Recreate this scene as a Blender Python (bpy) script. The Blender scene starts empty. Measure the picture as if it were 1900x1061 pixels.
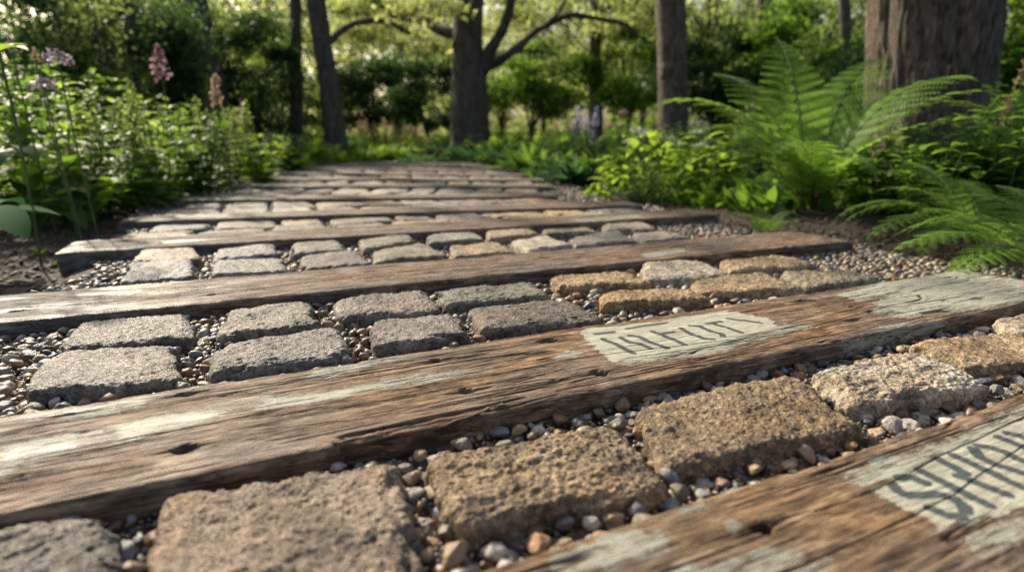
import bpy, math, random
import numpy as np
from mathutils import Vector, Matrix

SC = bpy.context.scene
COL = SC.collection
R = math.radians

# ------------------------------------------------------------------ camera
CAM_H, F_PX, CX, CY, HOR = 0.36, 1100.0, 950.0, 530.5, 250.0
PITCH = math.atan((CY - HOR) / F_PX)
cam_d = bpy.data.cameras.new('camera')
cam = bpy.data.objects.new('camera', cam_d); COL.objects.link(cam)
cam.location = (0, 0, CAM_H)
cam.rotation_euler = (R(90) - PITCH, 0, 0)
cam_d.sensor_width = 36.0
cam_d.lens = 36.0 * F_PX / 1900.0
cam_d.clip_start = 0.02
cam_d.clip_end = 600.0
cam_d.dof.use_dof = True
cam_d.dof.focus_distance = 1.06
cam_d.dof.aperture_fstop = 2.25
SC.camera = cam

# ------------------------------------------------------------------ sky and sun
SUN_AZ, SUN_EL = -42.0, 32.0          # degrees clockwise from +Y, degrees above the horizon
world = bpy.data.worlds.new('World'); SC.world = world
world.use_nodes = True
wn = world.node_tree.nodes; wl = world.node_tree.links
bg = wn['Background']
sky = wn.new('ShaderNodeTexSky'); sky.sky_type = 'NISHITA'; sky.sun_disc = False
sky.sun_elevation = R(SUN_EL); sky.sun_rotation = R(SUN_AZ)
sky.air_density = 1.0; sky.dust_density = 5.0; sky.ozone_density = 0.3
wl.new(sky.outputs[0], bg.inputs[0]); bg.inputs[1].default_value = 0.1
sun_d = bpy.data.lights.new('sun', 'SUN'); sun = bpy.data.objects.new('sun', sun_d); COL.objects.link(sun)
sun_d.energy = 3.6; sun_d.angle = R(1.5); sun_d.color = (1.0, 0.89, 0.71)
sdir = Vector((math.sin(R(SUN_AZ)) * math.cos(R(SUN_EL)), math.cos(R(SUN_AZ)) * math.cos(R(SUN_EL)), math.sin(R(SUN_EL))))
sun.rotation_euler = sdir.to_track_quat('Z', 'Y').to_euler()
SC.view_settings.view_transform = 'Standard'
SC.view_settings.look = 'None'
SC.view_settings.exposure = 0.98
SC.view_settings.gamma = 1.0
SC.cycles.max_bounces = 7
SC.cycles.diffuse_bounces = 3
SC.cycles.glossy_bounces = 3
SC.cycles.transmission_bounces = 4
SC.cycles.transparent_max_bounces = 6
SC.cycles.sample_clamp_indirect = 2.5
SC.cycles.sample_clamp_direct = 14.0
SC.cycles.use_denoising = True
SC.cycles.denoising_prefilter = 'NONE'
SC.cycles.use_adaptive_sampling = False
SC.cycles.caustics_reflective = False
SC.cycles.caustics_refractive = False

# ------------------------------------------------------------------ helpers
def ray(x, y):
    X = (x - CX) / F_PX; Z = -(y - CY) / F_PX
    c, s = math.cos(PITCH), math.sin(PITCH)
    return np.array([X, c + Z * s, -s + Z * c])
def gp(x, y, z=0.0):                     # the ground point (height z) seen at a photo pixel
    d = ray(x, y); t = (z - CAM_H) / d[2]
    return np.array([d[0] * t, d[1] * t, z])
def at(x, y, dist):                      # the point at forward distance dist
    d = ray(x, y); t = dist / d[1]
    return np.array([d[0] * t, d[1] * t, CAM_H + d[2] * t])

def _hash(ix, iy, iz):
    h = (ix.astype(np.uint32) * np.uint32(374761393) + iy.astype(np.uint32) * np.uint32(668265263)
         + iz.astype(np.uint32) * np.uint32(2147483647 - 12345))
    h = (h ^ (h >> np.uint32(13))) * np.uint32(1274126177)
    h = h ^ (h >> np.uint32(16))
    return (h & np.uint32(0xffffff)).astype(np.float32) / np.float32(0xffffff) * 2 - 1
def noise(x, y, z=0.0, seed=0):          # smooth value noise, -1..1
    x, y, z = np.broadcast_arrays(np.asarray(x, np.float32) + seed * 17.13, np.asarray(y, np.float32) - seed * 9.7, np.asarray(z, np.float32) + seed * 3.3)
    fx, fy, fz = np.floor(x), np.floor(y), np.floor(z)
    ix, iy, iz = fx.astype(np.int64), fy.astype(np.int64), fz.astype(np.int64)
    tx, ty, tz = x - fx, y - fy, z - fz
    tx = tx * tx * (3 - 2 * tx); ty = ty * ty * (3 - 2 * ty); tz = tz * tz * (3 - 2 * tz)
    r = 0
    for dx in (0, 1):
        wx = tx if dx else 1 - tx
        for dy in (0, 1):
            wy = ty if dy else 1 - ty
            for dz in (0, 1):
                wz = tz if dz else 1 - tz
                r = r + wx * wy * wz * _hash((ix + dx) & 0xffffffff, (iy + dy) & 0xffffffff, (iz + dz) & 0xffffffff)
    return r
def fbm(x, y, z=0.0, seed=0, octs=4, gain=0.5):
    a, r, f = 1.0, 0, 1.0
    for k in range(octs):
        r = r + a * noise(np.asarray(x) * f, np.asarray(y) * f, np.asarray(z) * f, seed + k * 7)
        a *= gain; f *= 2.03
    return r

def mesh_np(name, V, F, mat=None, parent=None, smooth=True, attrs=None, loc=None, link=True):
    """V Nx3, F Mx3 or Mx4 -> object"""
    V = np.asarray(V, np.float32); F = np.asarray(F, np.int32)
    me = bpy.data.meshes.new(name)
    me.vertices.add(len(V)); me.vertices.foreach_set('co', V.ravel())
    k = F.shape[1]
    me.loops.add(F.size); me.loops.foreach_set('vertex_index', F.ravel())
    me.polygons.add(len(F))
    me.polygons.foreach_set('loop_start', np.arange(0, F.size, k, dtype=np.int32))
    me.polygons.foreach_set('loop_total', np.full(len(F), k, np.int32))
    if smooth: me.polygons.foreach_set('use_smooth', np.ones(len(F), bool))
    me.update(calc_edges=True)
    for an, arr in (attrs or {}).items():
        arr = np.asarray(arr, np.float32)
        if arr.ndim == 1:
            a = me.attributes.new(an, 'FLOAT', 'POINT'); a.data.foreach_set('value', arr)
        else:
            a = me.attributes.new(an, 'FLOAT_VECTOR', 'POINT'); a.data.foreach_set('vector', arr.ravel())
    if mat: me.materials.append(mat)
    if not link: return me
    o = bpy.data.objects.new(name, me); COL.objects.link(o)
    if parent: o.parent = parent
    if loc is not None: o.location = loc
    return o
def tag(o, label=None, cat=None, group=None, kind=None):
    if label: o['label'] = label
    if cat: o['category'] = cat
    if group: o['group'] = group
    if kind: o['kind'] = kind
    return o
def empty(name, loc, label, cat, group=None, rz=0.0):
    o = bpy.data.objects.new(name, None); COL.objects.link(o)
    o.location = loc; o.rotation_euler = (0, 0, rz); o.empty_display_size = 0.05
    return tag(o, label, cat, group)
def grid_faces(nu, nv):
    i = np.arange((nu - 1)); j = np.arange(nv - 1)
    I, J = np.meshgrid(i, j, indexing='ij')
    a = (I * nv + J).ravel()
    return np.stack([a, a + nv, a + nv + 1, a + 1], 1)
class Acc:                                # collects several pieces into one mesh
    def __init__(s): s.V = []; s.F = []; s.n = 0
    def add(s, V, F):
        V = np.asarray(V, float).reshape(-1, 3); s.V.append(V); s.F.append(np.asarray(F) + s.n); s.n += len(V)
    def build(s, name, mat, parent=None, **k):
        if not s.V: return None
        V = np.concatenate(s.V)
        if parent is not None: V = V - 0.0
        return mesh_np(name, V, np.concatenate(s.F), mat, parent, **k)
def tube(pts, rad, seg=8, cap=True):
    pts = np.asarray(pts, float); n = len(pts); rad = np.broadcast_to(rad, (n,)).astype(float)
    T = np.gradient(pts, axis=0); T /= np.linalg.norm(T, axis=1)[:, None] + 1e-9
    up = np.array([0, 0, 1.0]) if abs(T[0][2]) < 0.9 else np.array([1.0, 0, 0])
    V = []
    A = np.cross(T[0], up); A /= np.linalg.norm(A)
    for i in range(n):
        A = A - T[i] * A.dot(T[i]); A /= np.linalg.norm(A) + 1e-9
        Bv = np.cross(T[i], A)
        an = np.linspace(0, 2 * np.pi, seg, endpoint=False)
        V.append(pts[i] + rad[i] * (np.cos(an)[:, None] * A + np.sin(an)[:, None] * Bv))
    V = np.concatenate(V)
    F = []
    for i in range(n - 1):
        for j in range(seg):
            k = (j + 1) % seg
            F.append((i * seg + j, i * seg + k, (i + 1) * seg + k, (i + 1) * seg + j))
    return V, np.array(F)
def smooth_path(P, m):                   # Catmull-Rom through the points
    P = np.asarray(P, float); P = np.vstack([2 * P[0] - P[1], P, 2 * P[-1] - P[-2]])
    out = []
    for i in range(1, len(P) - 2):
        for t in np.linspace(0, 1, m, endpoint=False):
            a, b, c, d = P[i - 1], P[i], P[i + 1], P[i + 2]
            out.append(0.5 * ((2 * b) + (-a + c) * t + (2 * a - 5 * b + 4 * c - d) * t * t + (-a + 3 * b - 3 * c + d) * t ** 3))
    out.append(P[-2]); return np.array(out)

# ------------------------------------------------------------------ materials
class NT:
    def __init__(s, name):
        s.m = bpy.data.materials.new(name); s.m.use_nodes = True
        s.n = s.m.node_tree.nodes; s.l = s.m.node_tree.links
        s.p = s.n['Principled BSDF']; s.out = s.n['Material Output']
    def node(s, t, **kw):
        n = s.n.new(t)
        for k, v in kw.items(): setattr(n, k, v)
        return n
    def link(s, a, b): s.l.new(a, b)
    def inp(s, sock, v):
        if hasattr(v, 'is_linked') or isinstance(v, bpy.types.NodeSocket): s.l.new(v, sock)
        else: sock.default_value = v
    def noise(s, vec, scale, detail=4, rough=0.55, dist=0.0):
        n = s.node('ShaderNodeTexNoise'); s.link(vec, n.inputs['Vector'])
        n.inputs['Scale'].default_value = scale; n.inputs['Detail'].default_value = detail
        n.inputs['Roughness'].default_value = rough; n.inputs['Distortion'].default_value = dist
        return n.outputs['Fac']
    def ramp(s, fac, stops):
        n = s.node('ShaderNodeValToRGB'); s.link(fac, n.inputs[0])
        e = n.color_ramp.elements
        while len(e) < len(stops): e.new(0.5)
        for k, (p, c) in enumerate(stops):
            e[k].position = p; e[k].color = (*c, 1) if len(c) == 3 else c
        return n.outputs[0]
    def rng(s, v, a, b, c=0.0, d=1.0):
        n = s.node('ShaderNodeMapRange'); s.inp(n.inputs[0], v)
        n.inputs[1].default_value = a; n.inputs[2].default_value = b; n.inputs[3].default_value = c; n.inputs[4].default_value = d
        return n.outputs[0]
    def math(s, op, a, b=0.0):
        n = s.node('ShaderNodeMath', operation=op); s.inp(n.inputs[0], a); s.inp(n.inputs[1], b); return n.outputs[0]
    def mix(s, f, a, b, bt='MIX'):
        n = s.node('ShaderNodeMix', data_type='RGBA', blend_type=bt)
        s.inp(n.inputs[0], f)
        for k, v in ((6, a), (7, b)):
            if isinstance(v, bpy.types.NodeSocket): s.link(v, n.inputs[k])
            else: n.inputs[k].default_value = (*v, 1)
        return n.outputs[2]
    def attr(s, name, out='Fac', t='GEOMETRY'):
        n = s.node('ShaderNodeAttribute', attribute_name=name, attribute_type=t); return n.outputs[out]
    def bump(s, h, strength, dist, normal=None):
        n = s.node('ShaderNodeBump'); n.inputs['Strength'].default_value = strength; n.inputs['Distance'].default_value = dist
        s.link(h, n.inputs['Height'])
        if normal is not None: s.link(normal, n.inputs['Normal'])
        return n.outputs[0]
    def mapping(s, vec, scale):
        n = s.node('ShaderNodeMapping'); s.link(vec, n.inputs[0]); n.inputs['Scale'].default_value = scale; return n.outputs[0]

def mat_wood(name, warm, seed):
    t = NT(name)
    co = t.node('ShaderNodeTexCoord').outputs['Object']
    add = t.node('ShaderNodeVectorMath', operation='ADD'); t.link(co, add.inputs[0]); add.inputs[1].default_value = (seed * 3.7, seed * 1.3, seed * .71)
    v = add.outputs[0]
    g1 = t.noise(t.mapping(v, (6.5, 105, 105)), 1.0, 7, 0.70, 0.35)
    g2 = t.noise(t.mapping(v, (38, 460, 460)), 1.0, 4, 0.75, 0.2)
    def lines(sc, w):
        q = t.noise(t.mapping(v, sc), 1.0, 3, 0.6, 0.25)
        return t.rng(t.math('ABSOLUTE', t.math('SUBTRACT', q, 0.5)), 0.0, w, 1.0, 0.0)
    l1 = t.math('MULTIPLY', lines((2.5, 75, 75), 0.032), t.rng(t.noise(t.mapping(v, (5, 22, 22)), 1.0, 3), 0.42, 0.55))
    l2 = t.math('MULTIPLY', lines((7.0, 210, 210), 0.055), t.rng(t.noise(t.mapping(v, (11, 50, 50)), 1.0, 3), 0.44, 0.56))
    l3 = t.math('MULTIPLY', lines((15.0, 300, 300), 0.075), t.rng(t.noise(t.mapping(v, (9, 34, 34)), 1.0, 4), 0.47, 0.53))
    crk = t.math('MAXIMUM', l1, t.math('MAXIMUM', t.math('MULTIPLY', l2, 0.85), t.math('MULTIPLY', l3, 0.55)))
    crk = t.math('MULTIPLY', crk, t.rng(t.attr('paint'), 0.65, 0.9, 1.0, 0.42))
    big = t.noise(t.mapping(v, (3.0, 9, 9)), 1.0, 5, 0.6)
    g3 = t.noise(t.mapping(v, (20, 55, 55)), 1.0, 7, 0.68, 0.4)
    grain = t.math('ADD', t.math('ADD', t.math('MULTIPLY', g1, 0.36), t.math('MULTIPLY', g2, 0.24)), t.math('MULTIPLY', g3, 0.40))
    b = warm
    c = t.ramp(grain, [(0.36, (0.030 * b, 0.017 * b, 0.009 * b)), (0.44, (0.13 * b, 0.078 * b, 0.041 * b)), (0.53, (0.345 * b, 0.21 * b, 0.108 * b)), (0.62, (0.58 * b, 0.42 * b, 0.25 * b))])
    greyc = t.ramp(grain, [(0.30, (0.035, 0.030, 0.026)), (0.45, (0.135, 0.118, 0.10)), (0.65, (0.34, 0.31, 0.27))])
    grey = t.attr('grey')
    gm = t.math('MULTIPLY', t.rng(big, 0.38, 0.64), 0.6)
    gm = t.node('ShaderNodeClamp').outputs[0] if False else t.math('MINIMUM', t.math('ADD', gm, grey), 1.0)
    c = t.mix(gm, c, greyc)
    red = t.rng(t.noise(t.mapping(v, (5, 18, 18)), 1.0, 3), 0.56, 0.7)
    c = t.mix(t.math('MULTIPLY', red, 0.30), c, (0.30 * b, 0.105 * b, 0.045 * b))
    dirt_shade = t.math('MAXIMUM', t.attr('dirt_shade'), t.math('MULTIPLY', crk, 0.9))
    c = t.mix(t.math('MULTIPLY', dirt_shade, 0.85), c, (0.018, 0.012, 0.009))  # dirt plus the shade inside cracks and holes, both put into the colour
    # flaking paint, its mask a vertex attribute broken up by grain
    pa = t.attr('paint')
    wear = t.math('ADD', t.math('MULTIPLY', t.noise(t.mapping(v, (22, 190, 190)), 1.0, 5, 0.72), 0.55), t.math('MULTIPLY', t.noise(v, 55, 4, 0.6), 0.45))
    pm = t.rng(t.math('ADD', pa, t.math('MULTIPLY', t.math('SUBTRACT', wear, 0.5), 5.6)), 0.06, 0.13)
    pm = t.math('MULTIPLY', pm, t.rng(dirt_shade, 0.35, 0.6, 1.0, 0.0))
    pcol = t.mix(t.noise(t.mapping(v, (9, 40, 40)), 1.0, 5, 0.7), (0.24, 0.28, 0.25), (0.46, 0.46, 0.37))
    pcol = t.mix(t.math('MULTIPLY', t.rng(grain, 0.42, 0.56, 1, 0), 0.55), pcol, (0.22, 0.17, 0.11))
    pcol = t.mix(t.rng(pa, 0.55, 0.9), pcol, t.mix(t.math('MULTIPLY', t.rng(g3, 0.40, 0.60, 1, 0), 0.5), (0.46, 0.455, 0.36), (0.26, 0.235, 0.175)))
    ink = t.attr('ink')
    im = t.rng(t.math('ADD', ink, t.math('MULTIPLY', t.math('SUBTRACT', wear, 0.5), 1.3)), 0.36, 0.50)
    pcol = t.mix(t.math('MULTIPLY', im, 0.9), pcol, (0.040, 0.052, 0.066))
    c = t.mix(pm, c, pcol)
    t.link(c, t.p.inputs['Base Color'])
    wet = t.attr('wet')
    r = t.math('ADD', t.rng(grain, 0.3, 0.7, 0.80, 0.66), t.math('MULTIPLY', wet, -0.40))
    r = t.math('ADD', r, t.math('MULTIPLY', pm, -0.06))
    t.link(r, t.p.inputs['Roughness'])
    t.link(t.math('ADD', t.math('MULTIPLY', wet, 0.45), 0.2), t.p.inputs['Specular IOR Level'])
    hgt = t.math('ADD', t.math('MULTIPLY', g1, 0.5), t.math('MULTIPLY', g2, 0.5))
    hgt = t.math('ADD', hgt, t.math('MULTIPLY', pm, 0.14))
    hgt = t.math('SUBTRACT', hgt, t.math('MULTIPLY', crk, 0.6))
    t.link(t.bump(hgt, 1.0, 0.0036), t.p.inputs['Normal'])
    return t.m

def mat_stone():
    t = NT('rough_stone')
    co = t.node('ShaderNodeTexCoord').outputs['Object']
    oi = t.node('ShaderNodeObjectInfo')
    add = t.node('ShaderNodeVectorMath', operation='ADD'); t.link(co, add.inputs[0])
    mul = t.node('ShaderNodeMath', operation='MULTIPLY'); t.link(oi.outputs['Random'], mul.inputs[0]); mul.inputs[1].default_value = 37.0
    t.link(mul.outputs[0], add.inputs[1]); v = add.outputs[0]
    tint = oi.outputs['Color']
    n1 = t.noise(v, 11, 6, 0.68, 0.5)
    n2 = t.noise(v, 75, 6, 0.72, 0.3)
    n3 = t.noise(v, 300, 4, 0.7)
    cav = t.attr('cav')
    val = t.math('ADD', t.math('MULTIPLY', n1, 0.30), t.math('ADD', t.math('MULTIPLY', n2, 0.38), t.math('MULTIPLY', n3, 0.32)))
    k = t.ramp(val, [(0.385, (0.14, 0.13, 0.12)), (0.46, (0.60, 0.57, 0.52)), (0.525, (1.2, 1.16, 1.08)), (0.60, (2.4, 2.3, 2.15))])
    c = t.mix(1.0, tint, k, 'MULTIPLY')
    ochre = t.rng(t.noise(v, 7, 5, 0.65), 0.48, 0.66)
    c = t.mix(t.math('MULTIPLY', ochre, 0.35), c, t.mix(1.0, c, (1.30, 0.92, 0.55), 'MULTIPLY'))
    lich = t.rng(t.noise(v, 26, 6, 0.75, 1.0), 0.58, 0.68)
    c = t.mix(t.math('MULTIPLY', lich, 0.5), c, (0.42, 0.41, 0.35))
    blot = t.rng(t.noise(v, 19, 6, 0.75, 0.8), 0.56, 0.66)
    c = t.mix(t.math('MULTIPLY', blot, 0.45), c, (0.10, 0.095, 0.085))
    moss = t.rng(t.noise(v, 14, 5, 0.7), 0.60, 0.72)
    c = t.mix(t.math('MULTIPLY', moss, 0.22), c, (0.10, 0.11, 0.045))
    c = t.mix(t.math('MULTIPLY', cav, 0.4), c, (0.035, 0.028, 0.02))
    t.link(c, t.p.inputs['Base Color'])
    t.link(t.math('ADD', t.rng(n2, 0.35, 0.65, 0.52, 0.74), t.math('MULTIPLY', t.math('MULTIPLY', t.attr('wet'), t.rng(n2, 0.4, 0.55)), -0.32)), t.p.inputs['Roughness'])
    n4 = t.noise(v, 150, 5, 0.75, 0.4)
    h = t.math('ADD', t.math('MULTIPLY', n2, 0.35), t.math('ADD', t.math('MULTIPLY', n3, 0.3), t.math('MULTIPLY', n4, 0.45)))
    t.link(t.bump(h, 1.0, 0.0105), t.p.inputs['Normal'])
    t.p.inputs['Specular IOR Level'].default_value = 0.25
    return t.m

def mat_pebble(name, use_attr):
    t = NT(name)
    co = t.node('ShaderNodeTexCoord').outputs['Object']
    tint = t.attr('tint', 'Color') if use_attr else t.node('ShaderNodeObjectInfo').outputs['Color']
    n1 = t.noise(co, 90 if use_attr else 1.6, 5, 0.65, 0.6)
    n2 = t.noise(co, 420 if use_attr else 9, 3, 0.6)
    k = t.ramp(t.math('ADD', t.math('MULTIPLY', n1, 0.6), t.math('MULTIPLY', n2, 0.4)), [(0.35, (0.5, 0.48, 0.46)), (0.5, (1, 1, 1)), (0.65, (1.4, 1.36, 1.3))])
    t.link(t.mix(1.0, tint, k, 'MULTIPLY'), t.p.inputs['Base Color'])
    t.p.inputs['Roughness'].default_value = 0.48
    t.link(t.bump(n1, 0.3, 0.002 if use_attr else 0.2), t.p.inputs['Normal'])
    return t.m

def mat_leaf(name, c1, c2, trans, tcol, rough=0.5, spec=0.11, tw=0.5):
    t = NT(name)
    geo = t.node('ShaderNodeNewGeometry')
    rnd = geo.outputs['Random Per Island']
    co = t.node('ShaderNodeTexCoord').outputs['Object']
    n = t.noise(co, 3.0, 3)
    f = t.math('ADD', t.math('MULTIPLY', rnd, 0.75), t.math('MULTIPLY', n, 0.35))
    c = t.mix(f, c1, c2)
    t.link(c, t.p.inputs['Base Color'])
    t.p.inputs['Roughness'].default_value = rough
    t.p.inputs['Specular IOR Level'].default_value = spec
    tr = t.node('ShaderNodeBsdfTranslucent')
    t.link(t.mix(f, tuple(x * 0.75 for x in tcol), tcol), tr.inputs[0])
    mx = t.node('ShaderNodeMixShader'); mx.inputs[0].default_value = tw
    t.link(t.p.outputs[0], mx.inputs[1]); t.link(tr.outputs[0], mx.inputs[2])
    t.link(mx.outputs[0], t.out.inputs[0])
    return t.m
def mat_plain(name, c1, c2, scale=20, rough=0.7, bump=0.3, bd=0.01, stretch=None):
    t = NT(name)
    co = t.node('ShaderNodeTexCoord').outputs['Object']
    if stretch: co = t.mapping(co, stretch)
    n = t.noise(co, scale, 6, 0.65, 0.3)
    t.link(t.ramp(n, [(0.32, c1), (0.66, c2)]), t.p.inputs['Base Color'])
    t.p.inputs['Roughness'].default_value = rough
    if bump: t.link(t.bump(n, bump, bd), t.p.inputs['Normal'])
    return t.m

M = {}
M['stone'] = mat_stone()
M['pebble'] = mat_pebble('pebble_stone', False)
M['gravel'] = mat_pebble('gravel_stone', True)
M['soil'] = mat_plain('dark_soil', (0.012, 0.008, 0.005), (0.05, 0.034, 0.022), 40, 0.85, 0.9, 0.02)
M['bed'] = mat_plain('gravel_bed', (0.03, 0.024, 0.018), (0.13, 0.105, 0.08), 90, 0.85, 0.9, 0.01)
M['chip'] = mat_plain('bark_chip', (0.02, 0.012, 0.008), (0.12, 0.075, 0.045), 30, 0.8, 0.4)
M['leaf_mid'] = mat_leaf('leaf_mid', (0.035, 0.085, 0.018), (0.075, 0.15, 0.03), 1, (0.26, 0.46, 0.05))
M['leaf_lime'] = mat_leaf('leaf_lime', (0.07, 0.15, 0.02), (0.13, 0.22, 0.04), 1, (0.46, 0.66, 0.07), tw=0.55)
M['leaf_blue'] = mat_leaf('leaf_blue', (0.035, 0.085, 0.045), (0.07, 0.13, 0.075), 1, (0.10, 0.22, 0.07))
M['hosta'] = mat_leaf('hosta_leaf', (0.025, 0.085, 0.03), (0.04, 0.12, 0.04), 1, (0.06, 0.15, 0.05), rough=0.85, spec=0.03, tw=0.3)
M['leaf_dark'] = mat_leaf('leaf_dark', (0.022, 0.058, 0.02), (0.05, 0.10, 0.035), 1, (0.10, 0.20, 0.05), tw=0.4)
M['leaf_tree'] = mat_leaf('leaf_tree', (0.035, 0.08, 0.012), (0.08, 0.14, 0.02), 1, (0.46, 0.57, 0.15), tw=0.5)
M['leaf_gold'] = mat_leaf('leaf_gold', (0.07, 0.11, 0.015), (0.13, 0.15, 0.02), 1, (0.64, 0.70, 0.24), tw=0.58)
M['leaf_pale'] = mat_leaf('leaf_pale', (0.075, 0.14, 0.04), (0.14, 0.21, 0.07), 1, (0.34, 0.46, 0.10), rough=0.42)
M['leaf_pale'] = M['leaf_pale']
M['leaf_red'] = mat_leaf('leaf_red', (0.03, 0.012, 0.014), (0.07, 0.025, 0.028), 1, (0.07, 0.02, 0.02))
M['fern'] = mat_leaf('fern_green', (0.08, 0.17, 0.025), (0.17, 0.30, 0.055), 1, (0.37, 0.60, 0.09), rough=0.45, tw=0.5)
M['orange'] = mat_leaf('orange_leaf', (0.35, 0.12, 0.03), (0.5, 0.22, 0.08), 1, (0.6, 0.25, 0.08))
M['stem'] = mat_plain('green_stem', (0.05, 0.09, 0.025), (0.11, 0.16, 0.05), 30, 0.85, 0)
M['stem_red'] = mat_plain('rusty_stem', (0.07, 0.022, 0.01), (0.20, 0.075, 0.03), 30, 0.6, 0)
M['pink'] = mat_leaf('pink_petal', (0.26, 0.13, 0.16), (0.40, 0.24, 0.27), 1, (0.36, 0.22, 0.24))
M['mauve'] = mat_leaf('mauve_petal', (0.28, 0.22, 0.27), (0.42, 0.35, 0.40), 1, (0.3, 0.25, 0.3))
M['lilac'] = mat_leaf('lilac_petal', (0.40, 0.36, 0.56), (0.60, 0.56, 0.72), 1, (0.5, 0.46, 0.62))
M['white'] = mat_leaf('white_petal', (0.55, 0.60, 0.48), (0.78, 0.80, 0.70), 1, (0.6, 0.62, 0.5))
M['yellow'] = mat_leaf('yellow_petal', (0.62, 0.42, 0.06), (0.75, 0.6, 0.12), 1, (0.75, 0.55, 0.1))
M['peach'] = mat_leaf('peach_petal', (0.34, 0.22, 0.16), (0.5, 0.36, 0.26), 1, (0.42, 0.3, 0.2))

def mat_bark(name, c1, c2, vs):
    t = NT(name)
    co = t.node('ShaderNodeTexCoord').outputs['Object']
    v = t.mapping(co, (vs, vs, vs * 0.24))
    n = t.noise(v, 1.0, 7, 0.65, 0.8)
    n2 = t.noise(co, 3.0, 4, 0.6)
    c = t.ramp(n, [(0.36, c1), (0.62, c2)])
    c = t.mix(t.math('MULTIPLY', t.rng(n2, 0.55, 0.7), 0.35), c, (0.07, 0.085, 0.035))
    t.link(c, t.p.inputs['Base Color']); t.p.inputs['Roughness'].default_value = 0.85
    t.link(t.bump(n, 1.0, 0.09), t.p.inputs['Normal'])
    return t.m
M['bark'] = mat_bark('furrowed_bark', (0.04, 0.030, 0.021), (0.27, 0.205, 0.145), 34)
M['bark_dark'] = mat_bark('dark_bark', (0.04, 0.033, 0.026), (0.18, 0.15, 0.115), 20)

# ------------------------------------------------------------------ ground
rng = np.random.default_rng(7)
def ground_h(x, y):
    """soil height; the beds rise a little away from the path"""
    x = np.asarray(x, float); y = np.asarray(y, float)
    cx = path_c(y)
    d = np.abs(x - cx) - 1.45
    rise = np.clip(d, 0, 6) * 0.035
    n = fbm(x * 1.3, y * 1.3, 0, 3, 3) * 0.02 + fbm(x * 14, y * 14, 0, 5, 3) * 0.008
    w = np.clip(d / 0.25 + 0.4, 0, 1)
    return -0.062 + (rise + n) * w
def path_c(y):
    return np.interp(y, [0, 1, 2, 3, 4, 5, 6, 7, 8, 9, 12], [0.75, 0.45, 0.0, -0.55, -0.85, -0.95, -1.1, -1.25, -1.5, -1.8, -3.5])
xs = np.concatenate([np.linspace(-260, -8, 40), np.linspace(-7.8, -3, 60), np.linspace(-2.95, 3.5, 260), np.linspace(3.6, 9, 60), np.linspace(9.5, 260, 40)])
ys = np.concatenate([np.linspace(-40, -1, 10), np.linspace(-0.9, 0.2, 15), np.linspace(0.22, 6, 240), np.linspace(6.05, 14, 100), np.linspace(14.5, 320, 50)])
GX, GY = np.meshgrid(xs, ys, indexing='ij')
GZ = ground_h(GX, GY)
tag(mesh_np('ground', np.stack([GX, GY, GZ], -1).reshape(-1, 3), grid_faces(len(xs), len(ys)), M['soil']), kind='structure')

# ------------------------------------------------------------------ the beams
def frame(th): return np.array([math.cos(th), math.sin(th)]), np.array([-math.sin(th), math.cos(th)])
BEAMS = []   # dict(th, c(perp), w, t0, t1)
def addb(th, perp, w, t0, t1, **k): BEAMS.append(dict(th=R(th), p=perp, w=w, t0=t0, t1=t1, **k))
addb(25.0, 0.275, 0.27, -0.70, 1.80)      # A
addb(24.7, 0.805, 0.27, -0.68, 1.83)      # B
addb(23.0, 1.555, 0.265, -0.64, 1.91)     # C
addb(21.2, 2.35, 0.245, -0.68, 1.90)      # D
addb(15.0, 2.98, 0.22, -0.98, 1.49)       # E
addb(6.2, 3.68, 0.23, -1.60, 0.67)        # F
for (x0, y0, x1, y1) in ((-2.05, 4.42, 0.30, 4.42), (-2.18, 5.15, 0.26, 5.02), (-2.35, 5.92, 0.16, 5.65), (-2.5, 6.7, 0.05, 6.3), (-2.7, 7.5, -0.1, 7.0), (-2.95, 8.35, -0.3, 7.75)):
    th = math.atan2(y1 - y0, x1 - x0); d, n = frame(th)
    BEAMS.append(dict(th=th, p=float(n @ np.array([x0, y0])), w=0.23, t0=float(d @ np.array([x0, y0])), t1=float(d @ np.array([x1, y1]))))
BEAM_LABELS = [
    'nearest timber beam with stencilled letters and flaking pale paint, cut by the bottom edge',
    'long brown timber beam with faded stencilled letters, bolt holes and pale paint patches',
    'third timber beam from the front, plain brown with one long crack and grey left end',
    'fourth timber beam from the front, its silvery left end over dark soil',
    'fifth timber beam from the front, brown with a dark gap at its left end',
    'sixth timber beam from the front, thin and grey beside the left bed',
    'seventh timber beam from the front, far down the path',
    'eighth timber beam from the front, far down the path',
    'ninth timber beam from the front, far down the path',
    'tenth timber beam from the front, far down the path',
    'second farthest timber beam, near the end of the path',
    'farthest timber beam at the end of the path, below the green mounds']

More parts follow.
